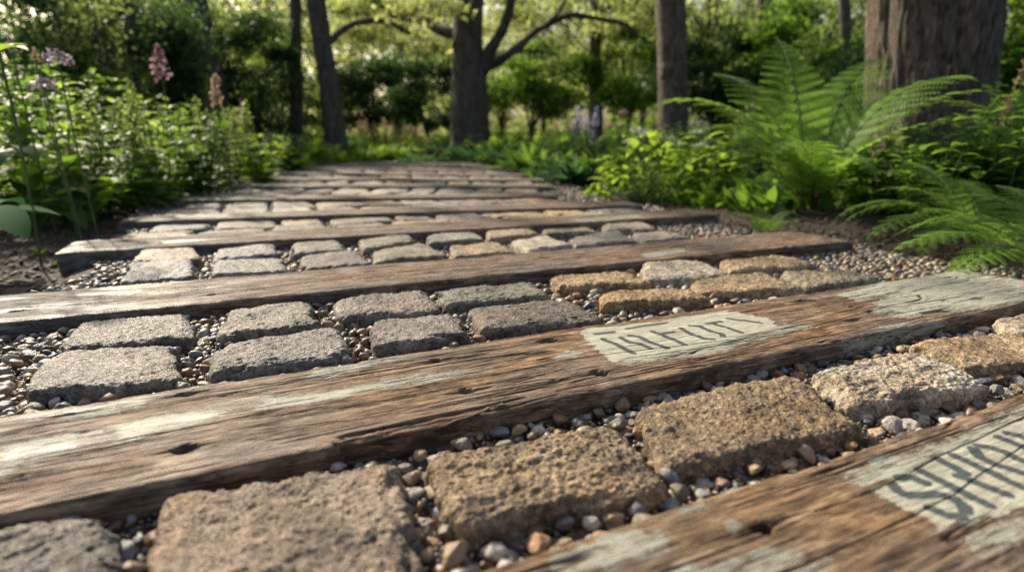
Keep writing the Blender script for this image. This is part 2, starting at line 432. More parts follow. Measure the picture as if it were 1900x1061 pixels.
def poly_sd(U, V, poly):
    """signed distance (inside positive) of points to a polygon"""
    P = np.asarray(poly, float); n = len(P)
    inside = np.zeros(U.shape, bool); dist = np.full(U.shape, 1e9)
    for i in range(n):
        a, b = P[i], P[(i + 1) % n]
        e = b - a; L2 = e @ e + 1e-12
        t = np.clip(((U - a[0]) * e[0] + (V - a[1]) * e[1]) / L2, 0, 1)
        dist = np.minimum(dist, np.hypot(U - a[0] - t * e[0], V - a[1] - t * e[1]))
        c = ((a[1] > V) != (b[1] > V))
        with np.errstate(divide='ignore', invalid='ignore'):
            xi = (b[0] - a[0]) * (V - a[1]) / (b[1] - a[1] + 1e-12) + a[0]
        inside ^= c & (U < xi)
    return np.where(inside, dist, -dist)
def line_d(U, V, pts):
    P = np.asarray(pts, float); dist = np.full(U.shape, 1e9)
    for a, b in zip(P[:-1], P[1:]):
        e = b - a; L2 = e @ e + 1e-12
        t = np.clip(((U - a[0]) * e[0] + (V - a[1]) * e[1]) / L2, 0, 1)
        dist = np.minimum(dist, np.hypot(U - a[0] - t * e[0], V - a[1] - t * e[1]))
    return dist

# marks read off the planks, as photo pixels turned into plank coordinates
Z2 = lambda pts: [(1500 + x / 3.525, 760 + y / 3.525) for x, y in pts]
Z1 = lambda pts: [(1000 + x / 3.8, 540 + y / 3.8) for x, y in pts]
MARKS = {
 0: dict(sign=(3,),
  paint=[[(990, 1040), (1060, 1000), (1150, 985), (1235, 978), (1245, 1005), (1190, 1035), (1080, 1050), (1010, 1070)],
         [(1225, 1066), (1310, 1032), (1430, 1012), (1535, 1032), (1535, 1075), (1300, 1085)],
         [(1565, 892), (1590, 862), (1690, 832), (1800, 790), (1900, 742), (2000, 700), (2000, 780), (1720, 860), (1640, 893)],
         [(1612, 905), (1650, 884), (1725, 850), (1820, 808), (1900, 772), (2000, 725), (2000, 935), (1900, 940), (1850, 948), (1800, 962), (1738, 976), (1696, 950), (1640, 922)],
         [(1262, 938), (1300, 930), (1296, 944), (1262, 950)], [(1315, 968), (1360, 960), (1355, 975)], [(1560, 870), (1650, 835), (1660, 850), (1570, 880)],
         [(1770, 1000), (1900, 950), (1900, 1000), (1800, 1030)]],
  ink=[Z2([(740, 468), (640, 428), (575, 438)]), Z2([(520, 470), (560, 520), (630, 548), (720, 545), (830, 540), (930, 570), (1000, 625), (1000, 655)]), Z2([(970, 690), (880, 678), (775, 630)]),
       Z2([(710, 390), (1150, 612)]), Z2([(815, 312), (1000, 405)]), Z2([(960, 425), (1275, 545)]), Z2([(930, 292), (1380, 500)]),
       Z2([(1060, 250), (1095, 300), (1200, 350), (1420, 418)]), Z2([(1095, 230), (1170, 242), (1260, 272), (1420, 345)]),
       Z2([(1230, 178), (1300, 202), (1430, 258)]), Z2([(1290, 152), (1360, 165), (1440, 200)]), Z2([(1470, 120), (1700, 200)])],
  holes=[((1412, 972), 0.010, 0.007, 0.016), ((1540, 864), 0.004, 0.003, 0.006)],
  cracks=[[(1090, 1085), (1165, 1060), (1350, 990), (1525, 935), (1650, 885), (1730, 845), (1850, 790), (1960, 735)], [(1380, 1080), (1520, 1025), (1620, 980), (1720, 935), (1770, 910), (1900, 820), (1960, 785)], [(880, 1070), (1100, 985), (1230, 935)]]),
 1: dict(sign=(3,),
  paint=[[(475, 758), (485, 735), (600, 725), (700, 706), (800, 690), (915, 682), (900, 692), (760, 715), (640, 735), (560, 755)],
         [(560, 700), (600, 682), (720, 660), (770, 655), (700, 680), (620, 696)],
         [(1015, 668), (1040, 655), (1095, 648), (1090, 662)],
         [(1075, 622), (1092, 610), (1210, 598), (1345, 576), (1425, 590), (1440, 604), (1395, 622), (1290, 648), (1140, 672), (1108, 650)],
         [(1150, 640), (1450, 600), (1520, 605), (1300, 662), (1160, 676)],
         [(1545, 545), (1640, 520), (1790, 495), (1960, 520), (1960, 548), (1750, 583), (1690, 585), (1610, 562), (1640, 550), (1590, 560)],
         [(1600, 570), (1700, 560), (1720, 585), (1660, 590)],
         [(205, 790), (300, 765), (425, 762), (340, 790), (260, 808), (205, 822)],
         [(330, 705), (520, 680), (500, 700), (350, 725)],
         [(0, 830), (120, 800), (180, 800), (100, 850), (0, 880)], [(90, 770), (220, 745), (300, 740), (200, 770), (100, 790)],
         [(1560, 632), (1650, 600), (1750, 590), (1750, 602), (1600, 640)]],
  ink=[Z1([(450, 340), (560, 385), (665, 440)]), Z1([(580, 330), (640, 365), (705, 372), (785, 405)]), Z1([(640, 315), (700, 322), (790, 365), (905, 405)]),
       Z1([(800, 285), (900, 325), (1030, 380)]), Z1([(850, 305), (945, 288)]), Z1([(1000, 262), (1060, 300), (1170, 338), (1222, 342)]),
       Z1([(1065, 243), (1130, 247), (1200, 282), (1290, 305), (1295, 322)]), Z1([(1210, 225), (1300, 250), (1425, 293)]), Z1([(1180, 228), (1280, 213)]),
       Z1([(1330, 192), (1420, 205)]), Z1([(1450, 205), (1560, 225)]), Z1([(620, 268), (750, 245), (890, 222)]), Z1([(400, 305), (520, 290)])],
  holes=[((345, 730), 0.012, 0.006, 0.014), ((345, 829), 0.011, 0.007, 0.018), ((132, 766), 0.005, 0.003, 0.008), ((808, 668), 0.010, 0.006, 0.012), ((866, 724), 0.010, 0.006, 0.018), ((1016, 632), 0.016, 0.006, 0.012),
         ((1112, 692), 0.013, 0.008, 0.020), ((1486, 557), 0.012, 0.005, 0.010), ((1580, 592), 0.014, 0.005, 0.010), ((1812, 552), 0.012, 0.006, 0.012)],
  cracks=[[(0, 868), (130, 845), (350, 790), (600, 745), (900, 700), (1130, 655), (1450, 620), (1620, 575), (1800, 545)], [(0, 800), (250, 762), (500, 716), (700, 690)],
          [(1140, 668), (1350, 640), (1480, 612)], [(450, 800), (700, 770), (900, 730), (1100, 690)], [(1540, 560), (1640, 548), (1760, 525), (1850, 505)], [(640, 700), (800, 672), (880, 663)], [(150, 715), (400, 690), (560, 670)]],
  splits=[[(625, 806), (700, 793), (800, 771), (900, 752), (985, 733)]]),
 2: dict(paint=[[(1180, 470), (1260, 458), (1280, 466), (1200, 478)], [(60, 560), (180, 548), (170, 570), (70, 580)]], ink=[],
  holes=[((33, 575), 0.012, 0.008, 0.015), ((393, 546), 0.012, 0.006, 0.012), ((1010, 478), 0.012, 0.007, 0.012)],
  cracks=[[(0, 572), (200, 560), (520, 530), (800, 500), (1100, 474), (1400, 447)], [(650, 520), (900, 496), (1000, 488)]]),
 3: dict(paint=[[(1050, 408), (1180, 398), (1200, 404), (1080, 412)]], ink=[], holes=[((300, 450), 0.012, 0.008, 0.012)], cracks=[[(130, 462), (500, 432), (900, 412), (1250, 394)]]),
}
def make_beam(k, b):
    L = b['t1'] - b['t0']; w = b['w']
    d, n = frame(b['th'])
    res = [0.0026, 0.0028, 0.004, 0.007][k] if k < 4 else 0.012
    vres = [0.0007, 0.0008, 0.0018, 0.005][k] if k < 4 else 0.012
    # length stations: fine only where the beam is in view
    if k == 0:
        us = np.concatenate([np.arange(0, 0.62, 0.01), np.arange(0.62, 1.86, res), np.arange(1.86, L, 0.01), [L]])
    else:
        us = np.arange(0, L + res * 0.5, res)
    hd = 0.13; r = 0.011
    step = vres
    side = np.linspace(hd, r, 22 if k < 3 else 7)
    arc = np.linspace(0, np.pi / 2, 9 if k < 3 else 4)[1:-1]
    top = np.arange(r, w - r + 1e-6, step)
    prof_v = np.concatenate([np.full(len(side), 0.0), r - r * np.cos(arc), top, w - r + r * np.sin(arc), np.full(len(side), w)])
    prof_z = np.concatenate([-side, -r + r * np.sin(arc), np.zeros(len(top)), -r + r * np.cos(arc), -side[::-1]])
    # outward normals of the profile
    pn_v = np.concatenate([np.full(len(side), -1.0), -np.cos(arc), np.zeros(len(top)), np.sin(arc), np.full(len(side), 1.0)])
    pn_z = np.concatenate([np.zeros(len(side)), np.sin(arc), np.ones(len(top)), np.cos(arc), np.zeros(len(side))])
    # arc-length across the profile, so that side faces get grain too
    s = np.concatenate([[0], np.cumsum(np.hypot(np.diff(prof_v), np.diff(prof_z)))])
    nu, nv = len(us), len(s)
    U = us[:, None] * np.ones(nv); S = np.ones(nu)[:, None] * s[None]
    PV = np.ones(nu)[:, None] * prof_v[None]; PZ = np.ones(nu)[:, None] * prof_z[None]
    ontop = (PZ > -r * 1.01).astype(float)
    h = fbm(U * 1.1, S * 4, 0, k * 11 + 1, 3) * 0.0022
    h += fbm(U * 9.0, S * 60, 0, k * 11 + 2, 3, 0.6) * 0.0005
    h += fbm(U * 22, S * 230, 0, k * 11 + 3, 2, 0.6) * 0.0004
    edge = np.exp(-((PV - 0) / 0.012) ** 2) + np.exp(-((PV - w) / 0.012) ** 2)
    h -= edge * np.clip(fbm(U * 9, S * 5, 0, k * 11 + 4, 4, 0.6) - 0.0, 0, 1) * 0.007
    def to_uv(p):
        g = gp(p[0], p[1])[:2]
        return np.array([d @ g - b['t0'], n @ g - b['p'] + w / 2])
    dirt_shade = np.zeros_like(U); keep = np.ones_like(U)
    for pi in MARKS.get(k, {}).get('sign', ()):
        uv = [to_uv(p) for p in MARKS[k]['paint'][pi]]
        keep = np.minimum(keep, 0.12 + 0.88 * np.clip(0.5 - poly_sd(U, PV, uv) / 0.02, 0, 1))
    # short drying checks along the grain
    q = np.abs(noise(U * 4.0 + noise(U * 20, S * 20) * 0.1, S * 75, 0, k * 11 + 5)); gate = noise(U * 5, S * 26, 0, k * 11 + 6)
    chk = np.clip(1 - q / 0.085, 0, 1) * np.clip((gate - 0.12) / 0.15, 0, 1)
    chk = chk * keep; h -= chk * 0.0030; dirt_shade = np.maximum(dirt_shade, chk * 0.9)
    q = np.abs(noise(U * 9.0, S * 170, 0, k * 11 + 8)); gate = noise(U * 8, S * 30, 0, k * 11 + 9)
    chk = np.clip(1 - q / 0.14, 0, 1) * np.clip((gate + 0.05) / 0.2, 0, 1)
    chk = chk * keep; h -= chk * 0.0012; dirt_shade = np.maximum(dirt_shade, chk * 0.45)
    paint = np.full_like(U, -1.0); ink = np.zeros_like(U)
    mk = MARKS.get(k)
    if mk:
        V2 = PV + (-PZ) * (PV > w / 2) - (-PZ) * (PV < w / 2)       # unrolled across the edge
        V2 = PV.copy(); V2[:, :] = PV - np.where((PV < w / 2), np.maximum(-PZ - r, 0), 0)
        wu = U + fbm(U * 30, V2 * 90, 0, 61, 3) * 0.012
        wv = V2 + fbm(U * 22, V2 * 60, 0, 62, 3) * 0.0045
        for pi, poly in enumerate(mk['paint']):
            uv = [to_uv(p) for p in poly]
            lo = np.min(uv, 0) - 0.05; hi = np.max(uv, 0) + 0.05
            sel = (wu > lo[0]) & (wu < hi[0]) & (wv > lo[1]) & (wv < hi[1])
            sd = poly_sd(wu[sel], wv[sel], uv)
            if pi in mk.get('sign', ()):
                sd = fbm(U[sel] * 25, PV[sel] * 130, 0, 66, 4, 0.65) * 0.006 + poly_sd(U[sel] * 0.75 + wu[sel] * 0.25, PV[sel] * 0.6 + wv[sel] * 0.4, uv)
                paint[sel] = np.maximum(paint[sel], np.where(sd > -0.003, 1.45, -1.0) * np.clip(np.abs(sd + 0.003) / 0.006, 0, 1))
            else: paint[sel] = np.maximum(paint[sel], (0.8 if k == 1 and pi in (0, 5, 7) else 0.6) * np.clip(sd / 0.010, -1, 1))
        for ln in mk['ink']:
            uv = np.array([to_uv(p) for p in ln])
            lo = uv.min(0) - 0.02; hi = uv.max(0) + 0.02
            sel = (U > lo[0]) & (U < hi[0]) & (PV > lo[1]) & (PV < hi[1])
            dd = line_d(U[sel], PV[sel], uv)
            ink[sel] = np.maximum(ink[sel], np.clip(0.5 + ((0.0066 if k == 0 else 0.0056) - dd) / 0.0016, 0, 1))
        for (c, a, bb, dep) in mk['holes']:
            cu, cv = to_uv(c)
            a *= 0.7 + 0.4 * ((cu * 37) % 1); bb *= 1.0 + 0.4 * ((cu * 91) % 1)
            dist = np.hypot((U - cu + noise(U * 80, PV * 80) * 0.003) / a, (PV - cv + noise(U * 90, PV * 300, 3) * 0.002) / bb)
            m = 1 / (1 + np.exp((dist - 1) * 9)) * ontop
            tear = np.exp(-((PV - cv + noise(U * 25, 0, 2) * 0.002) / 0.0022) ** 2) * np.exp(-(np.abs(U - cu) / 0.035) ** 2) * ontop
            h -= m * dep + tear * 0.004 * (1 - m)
            dirt_shade = np.maximum(dirt_shade, np.maximum(m, tear * 0.8))
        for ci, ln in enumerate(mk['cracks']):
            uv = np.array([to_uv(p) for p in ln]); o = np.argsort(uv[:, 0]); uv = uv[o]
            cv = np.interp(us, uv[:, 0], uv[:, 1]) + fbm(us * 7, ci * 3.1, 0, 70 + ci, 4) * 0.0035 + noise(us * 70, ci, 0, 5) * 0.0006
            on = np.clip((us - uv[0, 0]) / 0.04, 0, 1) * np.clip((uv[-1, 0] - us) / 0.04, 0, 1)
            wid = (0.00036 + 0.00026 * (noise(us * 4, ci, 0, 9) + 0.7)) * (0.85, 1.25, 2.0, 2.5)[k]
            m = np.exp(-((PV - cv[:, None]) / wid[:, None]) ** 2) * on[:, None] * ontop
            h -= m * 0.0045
            dirt_shade = np.maximum(dirt_shade, m)
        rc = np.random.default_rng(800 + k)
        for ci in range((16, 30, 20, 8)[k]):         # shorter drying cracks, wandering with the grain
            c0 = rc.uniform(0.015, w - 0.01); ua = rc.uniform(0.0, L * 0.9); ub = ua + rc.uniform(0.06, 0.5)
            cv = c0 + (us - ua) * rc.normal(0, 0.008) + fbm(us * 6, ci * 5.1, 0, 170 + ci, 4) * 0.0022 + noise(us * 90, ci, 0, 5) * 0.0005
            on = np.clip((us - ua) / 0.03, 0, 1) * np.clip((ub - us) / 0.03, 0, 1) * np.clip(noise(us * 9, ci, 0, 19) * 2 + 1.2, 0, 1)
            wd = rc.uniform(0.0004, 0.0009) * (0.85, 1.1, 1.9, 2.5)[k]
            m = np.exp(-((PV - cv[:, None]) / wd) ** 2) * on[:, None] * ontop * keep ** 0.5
            h -= m * 0.0028; dirt_shade = np.maximum(dirt_shade, m * 0.95)
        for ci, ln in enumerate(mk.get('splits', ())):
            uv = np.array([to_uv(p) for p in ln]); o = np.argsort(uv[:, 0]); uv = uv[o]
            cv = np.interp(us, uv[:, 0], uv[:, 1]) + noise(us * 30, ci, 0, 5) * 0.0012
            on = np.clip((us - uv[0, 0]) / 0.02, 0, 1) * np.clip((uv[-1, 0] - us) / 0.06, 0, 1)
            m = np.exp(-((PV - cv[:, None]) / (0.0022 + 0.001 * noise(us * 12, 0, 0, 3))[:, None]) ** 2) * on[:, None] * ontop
            h -= m * 0.013; dirt_shade = np.maximum(dirt_shade, m)
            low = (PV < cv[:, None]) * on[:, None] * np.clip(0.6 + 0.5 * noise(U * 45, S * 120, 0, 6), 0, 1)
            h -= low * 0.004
    if k == 1:   # the split and splinters along the front edge
        u0 = to_uv((620, 815))[0]; u1 = to_uv((905, 770))[0]
        q = np.clip((us - u0) / 0.012, 0, 1) * np.clip((u1 - us) / 0.20, 0, 1)
        depth = 0.016 * q * (1 + 0.5 * noise(us * 60, 0, 0, 4))
        h -= (np.exp(-((PV) / 0.016) ** 2)) * depth[:, None]
        u2 = to_uv((930, 770))[0]; q = np.clip((us - u2) / 0.01, 0, 1) * np.clip((u2 + 0.10 - us) / 0.01, 0, 1)
        h -= np.exp(-((PV) / 0.008) ** 2) * 0.006 * q[:, None]
    # side faces: rougher, darker at the foot
    sidef = 1 - ontop
    h += sidef * fbm(U * 5, S * 40, 0, k * 11 + 12, 3) * 0.0022
    # local coordinates
    X = U - L / 2
    Y = (PV - w / 2) + pn_v[None] * h
    Z = PZ + pn_z[None] * h
    # very slight bow and irregular ends
    Y += (noise(us * 0.9, 0, 0, 30 + k) * 0.004)[:, None]
    e0 = np.exp(-us / 0.02)[:, None]; e1 = np.exp(-(L - us) / 0.02)[:, None]
    X += (e1 - e0) * fbm(PV * 14, PZ * 14, k, 31 + k, 3) * 0.012
    Z -= (e0 + e1) * 0.004
    grey = np.clip(0.75 - us / 0.9, 0, 1)[:, None] * np.ones(nv)
    if k >= 2: grey = np.clip(grey + 0.10 + 0.05 * k, 0, 0.75)
    if k == 0: grey *= 0.2
    wet = np.clip(1.15 - us / 0.95, 0.0, 1)[:, None] * np.clip(0.25 + 1.3 * fbm(U * 6, S * 22, 0, 44 + k, 3), 0, 1)
    if k == 0: wet *= 0.1
    VV = np.stack([X, Y, Z], -1).reshape(-1, 3)
    F = grid_faces(nu, nv)
    # bottom face and end caps
    a = np.arange(nu - 1) * nv
    Fb = np.stack([a, a + nv - 1, a + 2 * nv - 1, a + nv], 1)
    caps = []
    for base, rev in ((0, False), ((nu - 1) * nv, True)):
        i = np.arange(nv // 2 - 1)
        q = np.stack([base + i, base + i + 1, base + nv - 2 - i, base + nv - 1 - i], 1)
        caps.append(q[:, ::-1] if rev else q)
    F = np.concatenate([F[:, ::-1], Fb[:, ::-1], *caps])
    c = d * (b['t0'] + L / 2) + n * b['p']
    mat = M['wood%d' % min(k, 5)]
    o = mesh_np('railway_sleeper', VV, F, mat, attrs=dict(dirt_shade=dirt_shade.ravel(), paint=paint.ravel(), ink=ink.ravel(), grey=grey.ravel(), wet=wet.ravel()))
    o.location = (c[0], c[1], 0.0); o.rotation_euler = (0, 0, b['th'])
    tag(o, BEAM_LABELS[k], 'timber beam', 'timber beams laid across the path')
    if k == 1:      # loose splinters at the split in the front edge
        r_ = np.random.default_rng(3)
        for i, (px_, py_, L_, a_) in enumerate([(628, 806, .030, .05), (655, 812, .045, -.03), (690, 806, .040, .02), (712, 799, .032, .10), (640, 815, .038, .0), (735, 792, .030, -.05), (880, 766, .035, .12), (905, 756, .030, .2), (930, 750, .022, -.1)]):
            uv = to_uv((px_, py_)); tt = np.linspace(-1, 1, 9)
            wv = 0.0028 * (1 - np.abs(tt) ** 3) + 0.0006 * r_.normal(size=9)
            P = np.stack([uv[0] - L / 2 + tt * L_ / 2, uv[1] - w / 2 + a_ * tt * L_ / 2 - 0.002, -0.001 + 0.0015 * np.sin(tt * 2 + i) + 0 * tt], 1)
            V_, F_ = tube(P, np.maximum(wv, 0.0004), 6); V_[:, 2] = P[:, 2].repeat(6) + (V_[:, 2] - P[:, 2].repeat(6)) * 0.55
            n_ = len(V_); mesh_np('splinter', V_, F_, mat, o, attrs=dict(dirt_shade=np.zeros(n_), paint=-np.ones(n_), ink=np.zeros(n_), grey=np.zeros(n_), wet=np.zeros(n_)), smooth=False)
    return o
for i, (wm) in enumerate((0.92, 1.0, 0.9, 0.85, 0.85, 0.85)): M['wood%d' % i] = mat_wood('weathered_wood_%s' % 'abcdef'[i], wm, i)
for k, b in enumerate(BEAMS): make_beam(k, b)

# ------------------------------------------------------------------ the stones
TINTS = dict(tan=(0.31, 0.245, 0.165), brown=(0.235, 0.185, 0.125), gold=(0.32, 0.235, 0.14), grey=(0.215, 0.20, 0.175), pale=(0.37, 0.34, 0.285),
             dark=(0.165, 0.148, 0.125), blue=(0.20, 0.207, 0.20), mauve=(0.21, 0.182, 0.16), green=(0.195, 0.19, 0.15), olive=(0.235, 0.21, 0.155))
STONES = []      # plan quads for keeping the gravel out
def cube_patch(n):
    """unit-cube shell (top and four sides), points -1..1"""
    g = np.linspace(-1, 1, n); m = max(6, n // 3); gz = np.linspace(1, -1, m)
    A, B = np.meshgrid(g, g, indexing='ij')
    parts = [(np.stack([A, B, np.ones_like(A)], -1), False)]
    for (sx, ax) in ((1, 0), (-1, 0), (1, 1), (-1, 1)):
        G, Zz = np.meshgrid(g, gz, indexing='ij')
        P = np.stack([np.full_like(G, sx), G, Zz], -1) if ax == 0 else np.stack([G, np.full_like(G, sx), Zz], -1)
        flip = (sx == 1) if ax == 0 else (sx == -1)
        parts.append((P, flip))
    V = []; F = []; c = 0
    for P, flip in parts:
        nu, nv = P.shape[:2]; f = grid_faces(nu, nv) + c
        if flip: f = f[:, ::-1]
        V.append(P.reshape(-1, 3)); F.append(f); c += nu * nv
    V = np.concatenate(V); F = np.concatenate(F)
    F[: (n - 1) ** 2] = F[: (n - 1) ** 2]
    key = np.round(V * 1e5).astype(np.int64)
    _, idx, inv = np.unique(key, axis=0, return_index=True, return_inverse=True)
    return V[idx], inv.reshape(-1)[F]
_cp = {}
def make_stone(quad, n, tint, seed, label, group, rough=1.0, wet=0.0, z=-0.004):
    """quad: FL, FR, BR, BL in world xy of the visible top outline"""
    q = np.asarray(quad, float)[:, :2]; c = q.mean(0)
    q = c + (q - c) * 1.07
    if n not in _cp: _cp[n] = cube_patch(n)
    P, F = _cp[n]; P = P.copy()
    k = 9.0
    rr = (np.abs(P) ** k).sum(1) ** (1 / k)
    k2 = (np.abs(P[:, 0]) ** k + np.abs(P[:, 1]) ** k) ** (1 / k)
    W = P / rr[:, None]
    up = P[:, 2] > -0.2
    W[:, 2] = np.where(P[:, 2] > 0, W[:, 2], P[:, 2])
    a = (W[:, 0] + 1) / 2; bq = (W[:, 1] + 1) / 2
    dens = 1.0
    xy = ((1 - a) * (1 - bq))[:, None] * q[0] + (a * (1 - bq))[:, None] * q[1] + (a * bq)[:, None] * q[2] + ((1 - a) * bq)[:, None] * q[3] - c
    size = 0.5 * (np.linalg.norm(q[1] - q[0]) + np.linalg.norm(q[2] - q[1]))
    th = min(0.13, size * 0.55)
    ew = 2 * 0.12
    zz = (W[:, 2] - 1) * th / 2 + 0.0
    # outline wobble
    ang = np.arctan2(xy[:, 1], xy[:, 0])
    rad = np.linalg.norm(xy, axis=1)
    wob = 1 + 0.06 * noise(np.cos(ang) * 1.6, np.sin(ang) * 1.6, seed * 1.7, seed) + 0.025 * noise(np.cos(ang) * 6, np.sin(ang) * 6, seed, seed)
    xy = xy * (wob)[:, None]
    nrm = np.stack([W[:, 0] ** 5, W[:, 1] ** 5, np.maximum(W[:, 2], 0) ** 5], 1)
    # axis normals in plan follow the quad
    ex = (q[1] - q[0]); ex /= np.linalg.norm(ex); ey = (q[3] - q[0]); ey /= np.linalg.norm(ey)
    N = np.stack([nrm[:, 0] * ex[0] + nrm[:, 1] * ey[0], nrm[:, 0] * ex[1] + nrm[:, 1] * ey[1], nrm[:, 2]], 1)
    N /= np.linalg.norm(N, axis=1)[:, None] + 1e-9
    x, y, zc = xy[:, 0], xy[:, 1], zz
    sd = seed * 5
    s = rough
    an = seed * 1.37; u_ = x * math.cos(an) + y * math.sin(an); v_ = -x * math.sin(an) + y * math.cos(an)
    n1 = fbm(x * 10, y * 10, zc * 10, sd, 2) * 0.0042
    w1 = noise(u_ * 26, v_ * 40, zc * 30, sd + 4) * 0.7
    # chiselled relief: creased ledges running one way, sharp crests
    r2 = fbm(u_ * 26 + w1, v_ * 62 - w1, zc * 50, sd + 1, 4, 0.60)
    led = -1 + 2.2 * np.abs(noise(u_ * 18 + w1, v_ * 42 + w1, zc * 40, sd + 7))
    led2 = -1 + 2.2 * np.abs(noise(u_ * 60 + w1, v_ * 95 + w1, zc * 80, sd + 8))
    pit = np.clip(-fbm(u_ * 45, v_ * 80, zc * 65, sd + 2, 3, 0.6) - 0.55, 0, 1)
    h = (n1 + r2 * 0.0015 + led * 0.0014 + led2 * 0.0009 - pit * 0.0014) * s
    edge = np.clip((np.maximum(np.abs(P[:, 0]), np.abs(P[:, 1])) - 0.80) / 0.2, 0, 1) * (P[:, 2] > 0.2)
    chip = np.clip(noise(x * 24, y * 24, zc * 14, sd + 11) + 0.15 * noise(x * 80, y * 80, zc * 60, sd + 12) - 0.25, 0, 1)
    h = h - edge * chip * 0.022
    if n >= 70: h += (np.abs(noise(x * 85 + w1, y * 85, zc * 85, sd + 15)) * 0.0011 + np.abs(noise(x * 170 + w1, y * 170, zc * 170, sd + 16)) * 0.0012)
    if n >= 70: h += fbm(u_ * 150, v_ * 190, zc * 150, sd + 9, 3, 0.65) * 0.0011 * (1.5 if n > 100 else 1)
    V = np.stack([x, y, zc], 1) + N * h[:, None]
    # gentle tilt
    V[:, 2] += V[:, 0] * 0.03 * math.sin(seed * 2.1) + V[:, 1] * 0.03 * math.cos(seed * 3.3)
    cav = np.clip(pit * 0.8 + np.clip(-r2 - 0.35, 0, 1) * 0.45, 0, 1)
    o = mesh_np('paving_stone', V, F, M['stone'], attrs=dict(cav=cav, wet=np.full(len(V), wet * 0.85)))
    o.location = (c[0], c[1], z - 0.0015)
    wm = float(np.clip(0.4 + c[0] * 0.8, 0, 1)); o.color = (tint[0] * (0.88 + 0.22 * wm), tint[1] * (0.90 + 0.17 * wm), tint[2] * (0.96 + 0.08 * wm), 1)
    STONES.append(c + (q - c) * 0.97)
    tag(o, label, 'paving stone', group)
    return o

def px(quad, z=-0.006): return [gp(x, y, z)[:2] for x, y in quad]
NEAR = [
 ([(-70, 1100), (205, 1085), (212, 948), (-110, 985)], 'grey', 'grey stone cut off by the lower left corner of the picture', 100),
 ([(262, 1110), (792, 1095), (728, 852), (322, 908)], 'brown', 'large brown stone filling the bottom left, between grey stone and golden stone', 150),
 ([(862, 968), (1245, 890), (1128, 778), (800, 842)], 'tan', 'tan pitted stone just right of the largest brown stone', 140),
 ([(1250, 850), (1604, 782), (1465, 697), (1184, 752)], 'brown', 'dark brown stone between the tan stone and the whitish stone', 140),
 ([(1590, 742), (1840, 712), (1690, 650), (1512, 684)], 'pale', 'whitish lichened stone in the nearest row, right of the dark brown stone', 120),
 ([(1800, 678), (2010, 660), (1880, 608), (1688, 632)], 'tan', 'brown stone at the right edge, beside the whitish stone', 100),
 ([(1900, 612), (2110, 585), (2000, 562), (1850, 588)], 'pale', 'pale stone cropped by the right edge, behind the brown edge stone', 60)]
for i, (q, t, lab, n) in enumerate(NEAR):
    tt = TINTS[t] if i != 1 else (0.25, 0.20, 0.15)
    make_stone(px(q), n, tt, i + 3, lab, 'single row of large stones between the two stencilled beams', 1.15, 0.25 if i < 1 else 0.0)
ORD = ['first', 'second', 'third', 'fourth', 'fifth', 'sixth', 'seventh', 'eighth', 'ninth', 'tenth', 'eleventh', 'twelfth']
BC = [
 ([(47, 722), (330, 700), (322, 636), (104, 655)], 'grey', 'front', 1), ([(388, 686), (648, 656), (618, 606), (408, 638)], 'grey', 'front', .8),
 ([(694, 636), (880, 618), (838, 578), (692, 590)], 'mauve', 'front', .3), ([(900, 608), (1126, 586), (1052, 551), (878, 572)], 'dark', 'front', .1),
 ([(1116, 560), (1322, 553), (1262, 530), (1116, 541)], 'gold', 'front', 0), ([(1290, 540), (1496, 535), (1415, 506), (1284, 518)], 'tan', 'front', 0), ([(1500, 533), (1630, 514), (1580, 497), (1452, 503)], 'olive', 'front', 0),
 ([(113, 643), (356, 622), (340, 579), (150, 594)], 'dark', 'back', 1), ([(400, 615), (600, 600), (566, 557), (424, 568)], 'olive', 'back', .7),
 ([(634, 586), (817, 570), (782, 534), (624, 557)], 'mauve', 'back', .3), ([(828, 564), (1017, 544), (978, 519), (814, 538)], 'green', 'back', .1),
 ([(1030, 529), (1205, 524), (1158, 504), (1030, 509)], 'gold', 'back', 0), ([(1196, 518), (1364, 506), (1296, 481), (1190, 488)], 'pale', 'back', 0), ([(1356, 499), (1515, 490), (1442, 470), (1338, 480)], 'tan', 'back', 0)]
cnt = {}
for i, (q, t, row, wet) in enumerate(BC):
    j = cnt.get(row, 0); cnt[row] = j + 1
    make_stone(px(q), 74, TINTS[t], i + 20, '%s-toned stone, %s from left in the %s row behind the long stencilled beam' % ({'gold': 'golden', 'pale': 'whitish', 'olive': 'olive', 'green': 'greenish', 'dark': 'dark'}.get(t, t), ORD[j], row),
               'double row of stones between second and third beam', 1.0, wet)
CD = [
 ([(222, 517), (360, 509), (351, 479), (240, 486)], 'blue', 'front'), ([(396, 507), (536, 498), (521, 474), (399, 482)], 'grey', 'front'), ([(563, 495), (687, 485), (656, 466), (562, 475)], 'mauve', 'front'),
 ([(692, 485), (831, 471), (782, 448), (693, 463)], 'olive', 'front'), ([(845, 473), (959, 462), (914, 448), (834, 456)], 'tan', 'front'), ([(977, 464), (1065, 451), (1012, 435), (947, 443)], 'pale', 'front'),
 ([(1064, 450), (1188, 446), (1146, 428), (1062, 435)], 'grey', 'front'), ([(1199, 446), (1284, 437), (1224, 427), (1169, 433)], 'grey', 'front'),
 ([(243, 482), (370, 477), (363, 456), (262, 462)], 'brown', 'back'), ([(398, 477), (513, 469), (506, 452), (402, 458)], 'blue', 'back'), ([(539, 468), (642, 460), (628, 445), (542, 450)], 'mauve', 'back'),
 ([(672, 459), (768, 446), (758, 433), (664, 444)], 'olive', 'back'), ([(796, 448), (903, 443), (879, 429), (796, 433)], 'grey', 'back'), ([(909, 440), (1002, 431), (981, 423), (902, 427)], 'tan', 'back'),
 ([(1014, 431), (1108, 429), (1088, 419), (1008, 424)], 'olive', 'back'), ([(1128, 423), (1224, 423), (1188, 411), (1118, 414)], 'grey', 'back')]
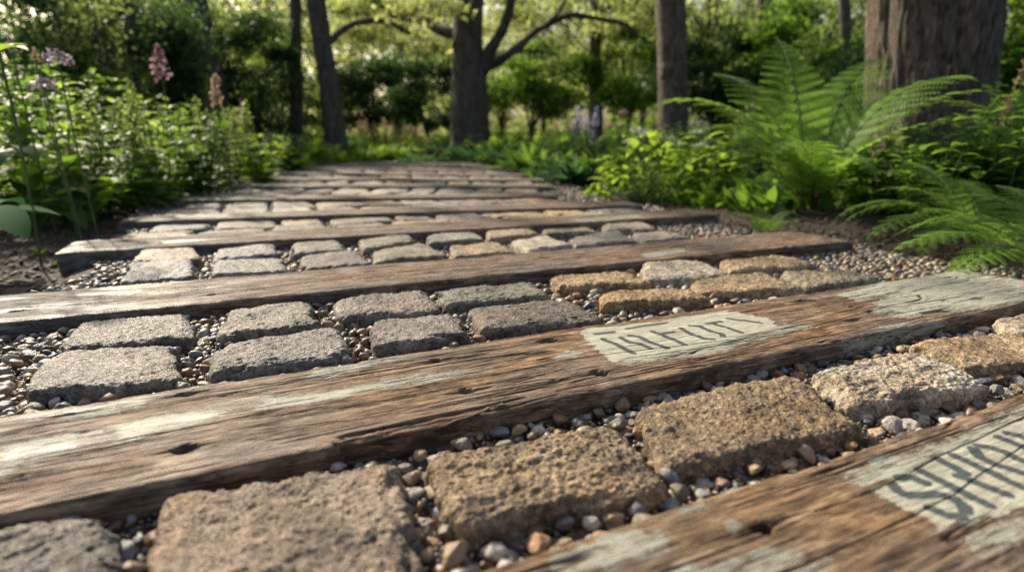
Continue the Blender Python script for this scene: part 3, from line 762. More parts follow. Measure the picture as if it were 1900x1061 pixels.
cnt = {}
for i, (q, t, row) in enumerate(CD):
    j = cnt.get(row, 0); cnt[row] = j + 1
    make_stone(px(q), 44, TINTS[t], i + 40, '%s stone, %s from left in the %s row between third and fourth beams' % ({'blue': 'bluish grey', 'pale': 'whitish'}.get(t, t), ORD[j], row),
               'double row of stones between third and fourth beam', 0.95, 0.8 if j < 2 else 0.2)
tn = list(TINTS)
for k in range(3, len(BEAMS) - 1):
    b0, b1 = BEAMS[k], BEAMS[k + 1]
    def edge(b, t, off):
        d, n = frame(b['th']); return d * t + n * (b['p'] + off * b['w'] / 2)
    nrow = 2
    ncol = 9
    for row in range(nrow):
        cuts = np.linspace(0.035 + 0.02 * row, 0.965, ncol + 1) + np.concatenate([[0], rng.normal(0, 0.012, ncol - 1), [0]])
        for j in range(ncol):
            s0, s1 = cuts[j] + 0.007, cuts[j + 1] - 0.007
            r0, r1 = (0.06, 0.475) if row == 0 else (0.525, 0.94)
            def pt(s, r):
                A = edge(b0, b0['t0'] + s * (b0['t1'] - b0['t0']), 1); Bq = edge(b1, b1['t0'] + s * (b1['t1'] - b1['t0']), -1)
                return A * (1 - r) + Bq * r + rng.normal(0, 0.006, 2)
            tint = np.array(TINTS[tn[int(rng.integers(len(tn)))]]) * rng.uniform(0.85, 1.15)
            make_stone([pt(s0, r0), pt(s1, r0), pt(s1, r1), pt(s0, r1)], 22 if k < 6 else 14, tuple(tint), 60 + k * 20 + row * 10 + j,
                       'weathered stone, %s from left in the %s row between %s and %s beams' % (ORD[j], ('front', 'back')[row], ORD[k], ORD[k + 1]),
                       'stones in the far part of the path', 0.9, 0.3, z=-0.012)

# ------------------------------------------------------------------ gravel
def ico(sub):
    t = (1 + 5 ** .5) / 2
    V = [(-1, t, 0), (1, t, 0), (-1, -t, 0), (1, -t, 0), (0, -1, t), (0, 1, t), (0, -1, -t), (0, 1, -t), (t, 0, -1), (t, 0, 1), (-t, 0, -1), (-t, 0, 1)]
    F = [(0, 11, 5), (0, 5, 1), (0, 1, 7), (0, 7, 10), (0, 10, 11), (1, 5, 9), (5, 11, 4), (11, 10, 2), (10, 7, 6), (7, 1, 8), (3, 9, 4), (3, 4, 2), (3, 2, 6), (3, 6, 8), (3, 8, 9), (4, 9, 5), (2, 4, 11), (6, 2, 10), (8, 6, 7), (9, 8, 1)]
    V = [np.array(v) / np.linalg.norm(v) for v in V]
    for _ in range(sub):
        mid = {}; nf = []
        def m(a, b):
            key = (min(a, b), max(a, b))
            if key not in mid:
                p = V[a] + V[b]; V.append(p / np.linalg.norm(p)); mid[key] = len(V) - 1
            return mid[key]
        for a, b, c in F:
            x, y, z = m(a, b), m(b, c), m(c, a)
            nf += [(a, x, z), (b, y, x), (c, z, y), (x, y, z)]
        F = nf
    return np.array(V), np.array(F)
def pebble_shape(sub, seed):
    V, F = ico(sub); r_ = np.random.default_rng(seed)
    V = V * (1 + 0.26 * noise(V[:, 0] * 1.1, V[:, 1] * 1.1, V[:, 2] * 1.1, seed)[:, None] + 0.07 * noise(V[:, 0] * 3, V[:, 1] * 3, V[:, 2] * 3, seed + 1)[:, None])
    for _ in range(8):                     # a few flattened facets
        nn = r_.normal(size=3); nn /= np.linalg.norm(nn); lim = r_.uniform(0.55, 0.85)
        dd = V @ nn; V = V - np.clip(dd - lim, 0, None)[:, None] * nn * 0.75
    V = V * np.array([1.0, r_.uniform(0.68, 0.9), r_.uniform(0.5, 0.72)])
    return V, F
PCOL = [('grey', (0.19, 0.19, 0.185)), ('pale', (0.44, 0.40, 0.34)), ('tan', (0.33, 0.235, 0.14)), ('rusty', (0.30, 0.165, 0.085)), ('slate', (0.085, 0.095, 0.11)), ('mauve', (0.21, 0.165, 0.155)), ('olive', (0.17, 0.15, 0.095)), ('brown', (0.20, 0.13, 0.08))]
PW = np.array([0.20, 0.15, 0.22, 0.09, 0.05, 0.08, 0.13, 0.08]); PW /= PW.sum()
beam_rects = []
for b in BEAMS:
    d, n = frame(b['th'])
    beam_rects.append((d, n, b['t0'], b['t1'], b['p'], b['w']))
SQ = np.array([np.asarray(s) for s in STONES])           # (n,4,2)
SCN = SQ.mean(1)
def blocked(x, y, m):
    out = np.zeros(len(x), bool)
    for d, n, t0, t1, p, w in beam_rects:
        t = d[0] * x + d[1] * y; q = n[0] * x + n[1] * y
        out |= (t > t0 - m) & (t < t1 + m) & (np.abs(q - p) < w / 2 + m)
    for q in SQ:
        ins = np.ones(len(x), bool)
        for i in range(4):
            a, bb = q[i], q[(i + 1) % 4]; e = (bb - a) / (np.linalg.norm(bb - a) + 1e-9)
            ins &= ((x - a[0]) * (-e[1]) * -1 + (y - a[1]) * e[0] * -1) < m if False else ((e[0] * (y - a[1]) - e[1] * (x - a[0])) > -m)
        out |= ins
    return out
def in_path(x, y):
    c = path_c(y); d, n = None, None
    return np.abs(x - c) < 1.42 + 0.10 * noise(x * 3, y * 3)
cand = []
def scatter(nc, y0, y1, rmin, rmax, zbase, seed, cell, margin=-0.004):
    r_ = np.random.default_rng(seed)
    y = r_.uniform(y0, y1, nc); x = r_.uniform(-1.75, 1.75, nc) + path_c(y)
    rad = rmin + (rmax - rmin) * r_.random(nc) ** 2.0
    o = np.argsort(-rad); x, y, rad = x[o], y[o], rad[o]
    # only what the camera could plausibly see, plus a margin for other positions
    vis = np.abs(x) < (y * 0.95 + 0.35)
    ok = in_path(x, y) & ~blocked(x, y, margin) & vis
    x, y, rad = x[ok], y[ok], rad[ok]
    g = {}; keep = []
    for i in range(len(x)):
        cx, cy = int(x[i] // cell), int(y[i] // cell); good = True
        for a in (-1, 0, 1):
            for b_ in (-1, 0, 1):
                for j in g.get((cx + a, cy + b_), ()):
                    if (x[i] - x[j]) ** 2 + (y[i] - y[j]) ** 2 < (0.80 * (rad[i] + rad[j])) ** 2: good = False; break
                if not good: break
            if not good: break
        if good: g.setdefault((cx, cy), []).append(i); keep.append(i)
    x, y, rad = x[keep], y[keep], rad[keep]
    z = zbase + rad * 0.45 + r_.uniform(-0.003, 0.005, len(x))
    return np.stack([x, y, z, rad], 1)
bedv = -0.050
layers = [scatter(90000, 0.15, 1.7, 0.0018, 0.0038, bedv + 0.012, 9, 0.010, -0.001), scatter(60000, 0.15, 1.7, 0.0045, 0.0155, bedv, 1, 0.034), scatter(26000, 0.15, 1.7, 0.006, 0.0145, bedv + 0.013, 2, 0.034, -0.002),
          scatter(60000, 1.7, 3.3, 0.0055, 0.012, bedv + 0.006, 3, 0.034), scatter(14000, 3.3, 9.3, 0.010, 0.018, bedv + 0.008, 4, 0.04)]
# gravel bed sheet under the pebbles
by = np.linspace(0.0, 9.4, 200); bs = np.linspace(-1.5, 1.5, 90)
BS, BY = np.meshgrid(bs, by, indexing='ij')
BX = BS * (1 + 0.03 * noise(BY * 3, 0, 0, 3)) + path_c(BY)
BZ = bedv + 0.004 - np.clip((np.abs(BS) - 1.34) / 0.16, 0, 1) ** 2 * 0.05 + fbm(BX * 25, BY * 25, 0, 4, 2) * 0.004
tag(mesh_np('path_bed', np.stack([BX, BY, BZ], -1).reshape(-1, 3), grid_faces(len(bs), len(by)), M['bed']), kind='structure')

allp = np.concatenate(layers); lay = np.concatenate([np.full(len(l), i) for i, l in enumerate(layers)])
cp, sp_ = math.cos(PITCH), math.sin(PITCH)
dep = allp[:, 1] * cp - (allp[:, 2] - CAM_H) * sp_
upc = allp[:, 1] * sp_ + (allp[:, 2] - CAM_H) * cp
sx = CX + F_PX * allp[:, 0] / dep; sy = CY - F_PX * upc / dep
app = allp[:, 3] / dep * F_PX
inframe = (sx > 5) & (sx < 1895) & (sy > 300) & (sy < 1056)
# hidden behind a stone or beam: step towards the camera in plan and test
hid = np.zeros(len(allp), bool)
for st in (0.3, 0.6, 0.9, 1.2):
    # ray height gains: at horizontal step s the sight line has risen s*(CAM_H-z)/dist
    hh = st * 0.045; dist = np.hypot(allp[:, 0], allp[:, 1]); sl = (CAM_H - allp[:, 2]) / dist
    s = hh / sl
    hid |= blocked(allp[:, 0] * (1 - s / dist), allp[:, 1] * (1 - s / dist), -0.004) & ((allp[:, 2] + allp[:, 3] * 0.5 + hh) < -0.004)
score = np.where(inframe & ~hid, app, 0)
pick = np.argsort(-score)[:290]
PV_ = [pebble_shape(3, 100 + i) for i in range(10)]
PM_ = [mesh_np('pebble', V, F, M['pebble'], link=False) for V, F in PV_]
r_ = np.random.default_rng(5)
colid = r_.choice(len(PCOL), len(allp), p=PW)
# the place of every countable pebble: nearest near-row stone
near_names = ['the grey corner stone', 'the largest brown stone', 'the tan pitted stone', 'the dark brown stone', 'the whitish stone', 'the right edge stone', 'the cropped pale stone']
bcn = []; cnt = {}
for (q, t, row, wet) in BC:
    j = cnt.get(row, 0); cnt[row] = j + 1; bcn.append('stone %s in the %s row' % (ORD[j], row))
names = near_names + bcn
names = near_names + ['the %s %s-row stone' % (ORD[i % 7], ('front', 'back')[i // 7]) for i in range(14)]
seen = {}
for i in sorted(pick.tolist(), key=lambda i: sx[i]):
    x, y, z, rad = allp[i]
    dd = np.hypot(SCN[:21, 0] - x, SCN[:21, 1] - y); j = int(np.argmin(dd))
    side = ('left' if x < SCN[j, 0] else 'right') if abs(x - SCN[j, 0]) > abs(y - SCN[j, 1]) else ('front' if y < SCN[j, 1] else 'rear')
    cn, cc = PCOL[colid[i]]
    size = 'large' if rad > 0.0115 else 'small' if rad < 0.0085 else 'medium'
    key = (cn, size, side, j); m = seen.get(key, 0); seen[key] = m + 1
    o = bpy.data.objects.new('pebble', PM_[int(r_.integers(10))]); COL.objects.link(o)
    o.location = (x, y, z); s_ = rad * 1.08
    o.scale = (s_, s_, s_)
    o.rotation_euler = (r_.uniform(-.5, .5), r_.uniform(-.5, .5), r_.uniform(0, 6.28))
    f = r_.uniform(0.6, 1.15); o.color = (cc[0] * f, cc[1] * f, cc[2] * f, 1)
    place = {'left': 'at the left end of', 'right': 'at the right end of', 'front': 'along the front of', 'rear': 'along the back of'}[side]
    lab = '%s%s %s pebble %s %s' % ('' if m == 0 else ORD[min(m, 11)] + ' ', size, cn, place, names[j])
    if m > 0: lab += ', from the left'
    tag(o, lab, 'pebble', 'pebbles between the near stones and beams')
rest = np.ones(len(allp), bool); rest[pick] = False
lo = [pebble_shape(1, 200 + i) for i in range(8)]; hi2 = [pebble_shape(2, 300 + i) for i in range(8)]
def build_stuff(idx, shapes, acc):
    if not len(idx): return
    for vi in range(len(shapes)):
        ids = idx[(np.arange(len(idx)) % len(shapes)) == vi]
        if not len(ids): continue
        V, F = shapes[vi]
        a = r_.uniform(0, 6.28, len(ids)); t1 = r_.uniform(-.6, .6, len(ids)); t2 = r_.uniform(-.6, .6, len(ids))
        ca, sa = np.cos(a), np.sin(a)
        P = V[None] * (allp[ids, 3] * 1.08)[:, None, None]
        x, y, z = P[..., 0], P[..., 1], P[..., 2]
        y, z = y * np.cos(t1)[:, None] - z * np.sin(t1)[:, None], y * np.sin(t1)[:, None] + z * np.cos(t1)[:, None]
        x, z = x * np.cos(t2)[:, None] - z * np.sin(t2)[:, None], x * np.sin(t2)[:, None] + z * np.cos(t2)[:, None]
        x, y = x * ca[:, None] - y * sa[:, None], x * sa[:, None] + y * ca[:, None]
        P = np.stack([x, y, z], -1) + allp[ids, :3][:, None]
        col = np.array([PCOL[c][1] for c in colid[ids]]) * r_.uniform(0.5, 1.05, (len(ids), 1))
        acc[0].append(P.reshape(-1, 3)); acc[1].append((F[None] + (np.arange(len(ids)) * len(V))[:, None, None]).reshape(-1, 3) + acc[3]); acc[2].append(np.repeat(col, len(V), 0))
        acc[3] += len(ids) * len(V)
acc = [[], [], [], 0]
build_stuff(np.where(rest & (lay > 0) & (lay < 3))[0], hi2, acc); build_stuff(np.where(rest & ((lay >= 3) | (lay == 0)))[0], lo, acc)
tag(mesh_np('gravel', np.concatenate(acc[0]), np.concatenate(acc[1]), M['gravel'], attrs=dict(tint=np.concatenate(acc[2]))),
    'mixed brown and grey gravel filling the gaps between stones and beams', 'gravel', kind='stuff')
print('PEBBLES', len(allp), 'verts', acc[3])

# ------------------------------------------------------------------ bark mulch on the soil
def mulch():
    r_ = np.random.default_rng(11); n = 9000
    y = r_.uniform(0.8, 6, n) ; x = path_c(y) + np.where(r_.random(n) < .5, -1, 1) * (1.38 + np.abs(r_.normal(0, 0.55, n)))
    z = ground_h(x, y) + 0.004
    L = r_.uniform(0.008, 0.035, n); W = L * r_.uniform(0.25, 0.6, n); a = r_.uniform(0, 6.28, n)
    T = np.array([(-1, -1, -.2), (1, -.7, -.1), (1.1, .8, 0), (-.9, 1, -.1), (-.8, -.8, .5), (.8, -.5, .6), (.9, .6, .5), (-.7, .8, .45)], float)
    P = T[None] * np.stack([L / 2, W / 2, W / 3], 1)[:, None]
    ti = r_.normal(0, 0.35, n)[:, None]
    xx, yy, zz = P[..., 0], P[..., 1], P[..., 2]
    xx, zz = xx * np.cos(ti) - zz * np.sin(ti), xx * np.sin(ti) + zz * np.cos(ti)
    ca, sa = np.cos(a)[:, None], np.sin(a)[:, None]
    P = np.stack([xx * ca - yy * sa + x[:, None], xx * sa + yy * ca + y[:, None], zz + z[:, None]], -1)
    Fq = np.array([(0, 3, 2, 1), (4, 5, 6, 7), (0, 1, 5, 4), (1, 2, 6, 5), (2, 3, 7, 6), (3, 0, 4, 7)])
    F = (Fq[None] + (np.arange(n) * 8)[:, None, None]).reshape(-1, 4)
    tag(mesh_np('mulch', P.reshape(-1, 3), F, M['chip'], smooth=False), 'dark bark mulch and crumbs scattered over the soil beside the path', 'mulch', kind='stuff')
mulch()

# ------------------------------------------------------------------ foliage builders
def leaf_blades(base, az, pitch, L, W, droop, fold=0.25, seg=5, tipw=0.0, curl=None):
    """curved leaves: base (n,3), az heading, pitch above horizontal, droop = total downward turn; returns V, F (quads)"""
    n = len(L); s = np.linspace(0, 1, seg)
    prof = np.sin(np.pi * np.clip(s, 0, 1) ** 0.8) ** 0.8; prof[0] = 0.08; prof[-1] = max(tipw, 0.02)
    ang = pitch[:, None] - droop[:, None] * s[None]
    ds = 1.0 / (seg - 1)
    hx = np.concatenate([np.zeros((n, 1)), np.cumsum(np.cos(ang[:, :-1]) * ds, 1)], 1) * L[:, None]
    hz = np.concatenate([np.zeros((n, 1)), np.cumsum(np.sin(ang[:, :-1]) * ds, 1)], 1) * L[:, None]
    ca, sa = np.cos(az)[:, None], np.sin(az)[:, None]
    cx = base[:, 0:1] + hx * ca; cy = base[:, 1:2] + hx * sa; cz = base[:, 2:3] + hz
    off = prof[None] * W[:, None] / 2
    lx, ly = -sa, ca
    up = fold * off
    P = np.stack([
        np.stack([cx + lx * off, cy + ly * off, cz + up], -1),
        np.stack([cx, cy, cz], -1),
        np.stack([cx - lx * off, cy - ly * off, cz + up], -1)], 2)      # n,seg,3,3
    i = np.arange(seg - 1); f = []
    for k in (0, 1):
        a = i * 3 + k; f.append(np.stack([a, a + 3, a + 4, a + 1], 1))
    f = np.concatenate(f)
    F = (f[None] + (np.arange(n) * seg * 3)[:, None, None]).reshape(-1, 4)
    return P.reshape(-1, 3), F
def leaf_cloud(P, size, r_, flat=0.6, aspect=0.55):
    """small folded leaves at points P"""
    n = len(P)
    d = r_.normal(size=(n, 3)); d[:, 2] -= 0.3; d /= np.linalg.norm(d, axis=1)[:, None]
    nr = r_.normal(size=(n, 3)) * (1 - flat) + np.array([0, 0, 1]) * flat
    s = np.cross(d, nr); s /= np.linalg.norm(s, axis=1)[:, None] + 1e-9
    nn = np.cross(s, d)
    L = (size * r_.uniform(0.6, 1.3, n))[:, None]
    w = L * aspect / 2
    V = np.stack([P, P + d * L * 0.45 + s * w + nn * w * 0.3, P + d * L, P + d * L * 0.45 - s * w + nn * w * 0.3], 1)
    F = np.arange(n * 4).reshape(n, 4)
    return V.reshape(-1, 3), F
def crown_points(blobs, n, r_, clumps=14, cs=0.22):
    """leaf positions in clumps spread through ellipsoids: blobs = (centre, radii)"""
    vol = np.array([np.prod(b[1]) for b in blobs]); vol = vol / vol.sum()
    out = []
    for (c, rad), v in zip(blobs, vol):
        c = np.array(c, float); rad = np.array(rad, float)
        m = max(40, int(n * v)); k = max(5, int(clumps))
        u = r_.normal(size=(k, 3)); u /= np.linalg.norm(u, axis=1)[:, None]; u *= (r_.uniform(0.25, 1, (k, 1)) ** 0.5)
        w_ = r_.uniform(0.4, 1.6, k); w_ /= w_.sum()
        idx = r_.choice(k, m, p=w_)
        p = u[idx] + r_.normal(size=(m, 3)) * cs * r_.uniform(0.5, 1.2, (k, 1))[idx] * np.array([1, 1, 0.6])
        out.append(c + p * rad)
    return np.concatenate(out)

def fern_frond(L, arch, seed, npair=26, wid=0.30):
    """a frond along +X rising then arching; returns leaf mesh arrays and rachis path"""
    r_ = np.random.default_rng(seed)
    m = 40; s = np.linspace(0, 1, m); ang = R(74) - arch * s ** 1.4
    dx = np.cos(ang) * L / (m - 1); dz = np.sin(ang) * L / (m - 1)
    X = np.concatenate([[0], np.cumsum(dx[:-1])]); Z = np.concatenate([[0], np.cumsum(dz[:-1])])
    Y = 0.04 * L * np.sin(s * 2.2) * r_.choice([-1, 1])
    path = np.stack([X, Y, Z], 1)
    V = []; F = []; c = 0
    for i in range(npair):
        t = 0.16 + 0.83 * i / (npair - 1)
        q = (t - 0.16) / 0.84
        pl = wid * L * 0.5 * max(0.03, math.sin(math.pi * (0.16 + 0.84 * q) ** 0.72) ** 0.9) 
        k = min(m - 2, int(t * (m - 1)))
        p0 = path[k]; T = path[k + 1] - path[k]; T /= np.linalg.norm(T)
        up = np.array([-T[2], 0, T[0]])
        for sd in (-1, 1):
            side = np.array([0, sd, 0])
            dirp = side * 0.93 + T * 0.38 + up * r_.uniform(-0.02, 0.14); dirp /= np.linalg.norm(dirp)
            nn = np.cross(dirp, T); nn /= np.linalg.norm(nn)
            if nn @ up < 0: nn = -nn
            nl = max(5, int(pl / 0.014))
            jj = np.arange(nl); u = (jj + 0.3) / nl
            bp = p0 + dirp[None] * (u * pl)[:, None] - up[None] * ((u ** 2) * pl * 0.22)[:, None]
            ll = (0.026 + pl * 0.05) * (1 - u) ** 0.5 + 0.002
            for s2 in (-1, 1):
                pd = T * s2 * 0.86 + dirp * 0.5; pd /= np.linalg.norm(pd)
                tip = bp + pd[None] * ll[:, None] - up[None] * (ll * 0.15)[:, None]
                wv = dirp[None] * (pl / nl * 0.46)
                quad = np.stack([bp - wv, tip - wv * 0.3, tip + wv * 0.55, bp + wv], 1)
                V.append(quad.reshape(-1, 3)); F.append(np.arange(nl * 4).reshape(nl, 4) + c); c += nl * 4
    return np.concatenate(V), np.concatenate(F), path
FERN_VAR = []
for i in range(6):
    V, F, path = fern_frond(1.0, R((70, 95, 115, 60, 85, 130)[i]), 400 + i, 17, (0.40, 0.42, 0.40, 0.36, 0.42, 0.38)[i])
    me = mesh_np('frond', V, F, M['fern'], link=False, smooth=False)
    tv, tf = tube(path[::3], np.linspace(0.0045, 0.001, len(path[::3])), 5)
    ms = mesh_np('frond_stalk', tv, tf, M['stem_red'] if False else M['stem'], link=False)
    FERN_VAR.append((me, ms))
def fern(x, y, spec, label, group=None, name='fern'):
    """spec: list of (azimuth deg, length, variant, extra tilt deg)"""
    z = float(ground_h(x, y))
    root = empty('fern', (x, y, z), label, 'fern', group)
    for az, L, v, tilt in spec:
        if name == 'tall_fern': L *= 1.2
        me, ms = FERN_VAR[v]
        f = bpy.data.objects.new('frond', me); COL.objects.link(f); f.parent = root
        f.rotation_euler = Matrix.Rotation(R(az), 3, 'Z').to_4x4().to_3x3().to_euler() if False else (Matrix.Rotation(R(az), 3, 'Z') @ Matrix.Rotation(R(tilt), 3, 'Y')).to_euler()
        f.location = (math.cos(R(az)) * 0.025, math.sin(R(az)) * 0.025, 0); f.scale = (L, L, L)
        st = bpy.data.objects.new('frond_stalk', ms); COL.objects.link(st); st.parent = f
    return root

def stem_plant(x, y, h, nst, spread, leafL, leafW, mat, label, cat='plant', group=None, seed=0, step=0.05, name='leafy_plant', stem='stem', lean=0.0, flower=None, topfl=0):
    """upright stems with pairs of leaves"""
    r_ = np.random.default_rng(seed + 900); z = float(ground_h(x, y))
    root = empty(name, (x, y, z), label, cat, group)
    st = Acc(); B = []; A = []; LL = []
    tops = []
    for i in range(nst):
        a = r_.uniform(0, 6.28); rr = spread * math.sqrt(r_.random()); hh = h * r_.uniform(0.65, 1.05)
        b0 = np.array([math.cos(a) * rr * 0.35, math.sin(a) * rr * 0.35, 0]); b1 = np.array([math.cos(a) * rr + lean, math.sin(a) * rr, hh])
        pm = (b0 + b1) / 2 + np.array([math.cos(a), math.sin(a), 0]) * -rr * 0.12
        p = smooth_path([b0, pm, b1], 4)
        st.add(*tube(p, np.linspace(0.0035, 0.0015, len(p)), 5)); tops.append(b1)
        nn = max(3, int(hh / step)); rot = r_.uniform(0, 3)
        for j in range(nn):
            t = (j + 0.8) / nn; pos = b0 * (1 - t) + b1 * t + (pm - (b0 + b1) / 2) * 4 * t * (1 - t)
            for q in (0, 1):
                B.append(pos); A.append(rot + q * math.pi + r_.normal(0, .2)); LL.append(leafL * (1.05 - 0.45 * t) * r_.uniform(0.7, 1.2))
            rot += math.pi / 2 + r_.normal(0, .2)
    n = len(B)
    V, F = leaf_blades(np.array(B), np.array(A), r_.uniform(0.15, 0.75, n), np.array(LL), np.array(LL) * leafW * 1.2, r_.uniform(0.5, 1.3, n))
    mesh_np('stems', *[q for q in (np.concatenate(st.V), np.concatenate(st.F))], M[stem], root)
    mesh_np('foliage', V, F, M[mat], root)
    if flower:
        fm, kind, size = flower
        for tp in tops[:topfl or len(tops)]: flower_head(root, tp, kind, size, fm, r_)
    return root
def rosette(x, y, n, L, Wf, mat, label, cat='plant', group=None, seed=0, pitch=(0.5, 1.25), droop=(0.7, 1.6), name='leafy_clump', seg=6, flower=None, nf=0, fh=0.3, rad=0.05):
    r_ = np.random.default_rng(seed + 300); z = float(ground_h(x, y))
    root = empty(name, (x, y, z), label, cat, group)
    a = r_.uniform(0, 6.28, n); pr = rad * np.sqrt(r_.random(n))
    B = np.stack([np.cos(a) * pr, np.sin(a) * pr, np.zeros(n)], 1)
    l = L * r_.uniform(0.55, 1.15, n)
    V, F = leaf_blades(B, a + r_.normal(0, .3, n), r_.uniform(*pitch, n), l, l * Wf * r_.uniform(0.8, 1.2, n), r_.uniform(*droop, n), seg=seg)
    mesh_np('foliage', V, F, M[mat], root)
    if flower:
        fm, kind, size = flower
        for i in range(nf):
            a = r_.uniform(0, 6.28); q = rad * 2.0 * r_.random(); hh = fh * r_.uniform(.75, 1.1)
            tp = np.array([math.cos(a) * q * 1.8, math.sin(a) * q * 1.8, hh]); b0 = np.array([math.cos(a) * q * .5, math.sin(a) * q * .5, 0])
            p = smooth_path([b0, (b0 + tp) / 2 + r_.normal(0, .01, 3), tp], 4)
            v, f = tube(p, np.linspace(0.003, 0.0018, len(p)), 5)
            fs = flower_head(root, tp, kind, size, fm, r_)
            mesh_np('flower_stalk', v, f, M['stem'], root)
    return root
def dome(x, y, rad, hgt, n, L, Wf, mat, label, cat='plant', group=None, seed=0, name='leafy_clump'):
    """a mound of broad leaves carried on thin petioles"""
    r_ = np.random.default_rng(seed + 1300); z = float(ground_h(x, y))
    root = empty(name, (x, y, z), label, cat, group)
    a = r_.uniform(0, 6.28, n); q = np.sqrt(r_.random(n)); hz = hgt * (1 - q ** 2 * 0.75) * r_.uniform(0.45, 1.1, n)
    P = np.stack([np.cos(a) * q * rad, np.sin(a) * q * rad, hz], 1)
    l = L * r_.uniform(0.55, 1.25, n)
    V, F = leaf_blades(P, a + r_.normal(0, .6, n), r_.uniform(-0.1, 0.9, n), l, l * Wf * r_.uniform(0.8, 1.2, n), r_.uniform(0.5, 1.5, n), seg=6)
    st = Acc()
    for i in range(0, n, 2):
        st.add(*tube([P[i] * np.array([.25, .25, 0]), P[i] * np.array([.7, .7, .6]), P[i]], (0.003, 0.0025, 0.0018), 4))
    st.build('stems', M['stem'], root)
    mesh_np('foliage', V, F, M[mat], root)
    return root
def flower_head(root, tp, kind, size, fm, r_):
    if kind == 'ball':       # allium: dome of florets
        n = 90; u = r_.normal(size=(n, 3)); u[:, 2] = np.abs(u[:, 2]) * 1.0 - 0.25; u /= np.linalg.norm(u, axis=1)[:, None]
        P = tp + u * size * np.array([1, 1, 0.7])
        V, F = leaf_cloud(P, size * 0.45, r_, 0.2, 0.8)
    elif kind == 'umbel':
        n = 70; a = r_.uniform(0, 6.28, n); q = size * np.sqrt(r_.random(n))
        P = tp + np.stack([np.cos(a) * q, np.sin(a) * q, 0.25 * size - 0.3 * q * q / size + r_.normal(0, size * .06, n)], 1)
        V, F = leaf_cloud(P, size * 0.3, r_, 0.8, 0.9)
    elif kind == 'spike':    # foxglove or astilbe: tapering spike
        n = 80; t = r_.random(n); a = r_.uniform(0, 6.28, n); q = size * 0.22 * (1.05 - t)
        P = tp + np.stack([np.cos(a) * q, np.sin(a) * q, (t - 0.35) * size], 1)
        V, F = leaf_cloud(P, size * 0.17, r_, 0.1, 0.7)
    else:                    # 'bloom': five or six petals
        n = 9; a = np.linspace(0, 6.28, n); P = np.repeat(tp[None], n, 0)
        V, F = leaf_blades(P, a, np.full(n, 0.5), np.full(n, size), np.full(n, size * 0.6), np.full(n, 0.7), seg=4)
    return mesh_np('flower_head', V, F, M[fm], root)

# ------------------------------------------------------------------ plants, right side
g = lambda x, y: gp(x, y, -0.05)[:2]
fx, fy = g(1500, 398)
MAIN = []
r_ = np.random.default_rng(21)
MAIN += [(84, 1.02, 3, -4), (112, 0.95, 0, 2), (150, 0.98, 1, 6), (178, 0.92, 4, 8), (198, 0.80, 1, 10), (38, 1.02, 0, 0), (8, 0.98, 1, -2), (-22, 0.85, 4, 2),
         (225, 0.66, 2, 4), (275, 0.55, 5, 2), (318, 0.66, 4, 4), (162, 0.74, 5, 14), (245, 0.60, 1, 6), (62, 0.85, 4, 0)]
main_fern = fern(fx, fy, MAIN, 'tall bright fern with arching fronds in front of the huge trunk', 'ferns in the right bed', name='tall_fern')
# rusty old stalks at its foot
st = Acc()
for i in range(46):
    a = r_.uniform(0, 6.28); q = r_.uniform(0.02, 0.10); hh = r_.uniform(0.06, 0.2)
    st.add(*tube(smooth_path([(math.cos(a) * q * .6, math.sin(a) * q * .6, 0), (math.cos(a) * q, math.sin(a) * q, hh * .6), (math.cos(a) * q * 1.5, math.sin(a) * q * 1.5, hh)], 3), 0.004, 5))
st.build('old_stalks', M['stem_red'], main_fern)
fx, fy = g(1830, 455)
fern(fx, fy, [(170, 0.60, 1, 26), (192, 0.60, 4, 34), (150, 0.58, 2, 24), (214, 0.56, 1, 34), (238, 0.50, 4, 30), (128, 0.52, 1, 14), (100, 0.55, 0, 10), (70, 0.5, 4, 10), (262, 0.46, 1, 34), (183, 0.42, 2, 12), (290, 0.42, 2, 24), (158, 0.40, 0, 20)],
     'low sprawling fern spreading over the soil at the right', 'ferns in the right bed')
fx, fy = g(1990, 520)
fern(fx, fy, [(150, 0.5, 1, 24), (172, 0.55, 4, 32), (196, 0.5, 1, 34), (130, 0.5, 2, 16), (215, .45, 4, 34), (110, .5, 1, 10), (85, .45, 0, 10), (240, .4, 1, 30)],
     'low fern at the right edge, closest to the pale end of the stencilled beam', 'ferns in the right bed')
fx, fy = g(1960, 400)
fern(fx, fy, [(160, 0.95, 2, 6), (140, 0.95, 1, 0), (178, 0.85, 5, 8), (200, 0.8, 5, 10), (120, 0.85, 4, 0), (90, 0.8, 0, 0), (222, 0.7, 5, 14), (240, 0.6, 5, 20), (30, .7, 1, 5), (185, 0.7, 2, 20), (150, .7, 5, 16)],
     'large fern reaching in from the right edge, its fronds over the sprawling fern', 'ferns in the right bed')
fx, fy = g(1420, 432)
fern(fx, fy, [(160, 0.2, 2, 6), (240, 0.24, 5, 10), (290, 0.22, 5, 10), (20, 0.2, 2, 0), (90, .2, 1, 0), (200, .22, 4, 10), (330, .2, 5, 5)], 'tiny fern sprouting in the mulch below the tall bright fern', 'ferns in the right bed')
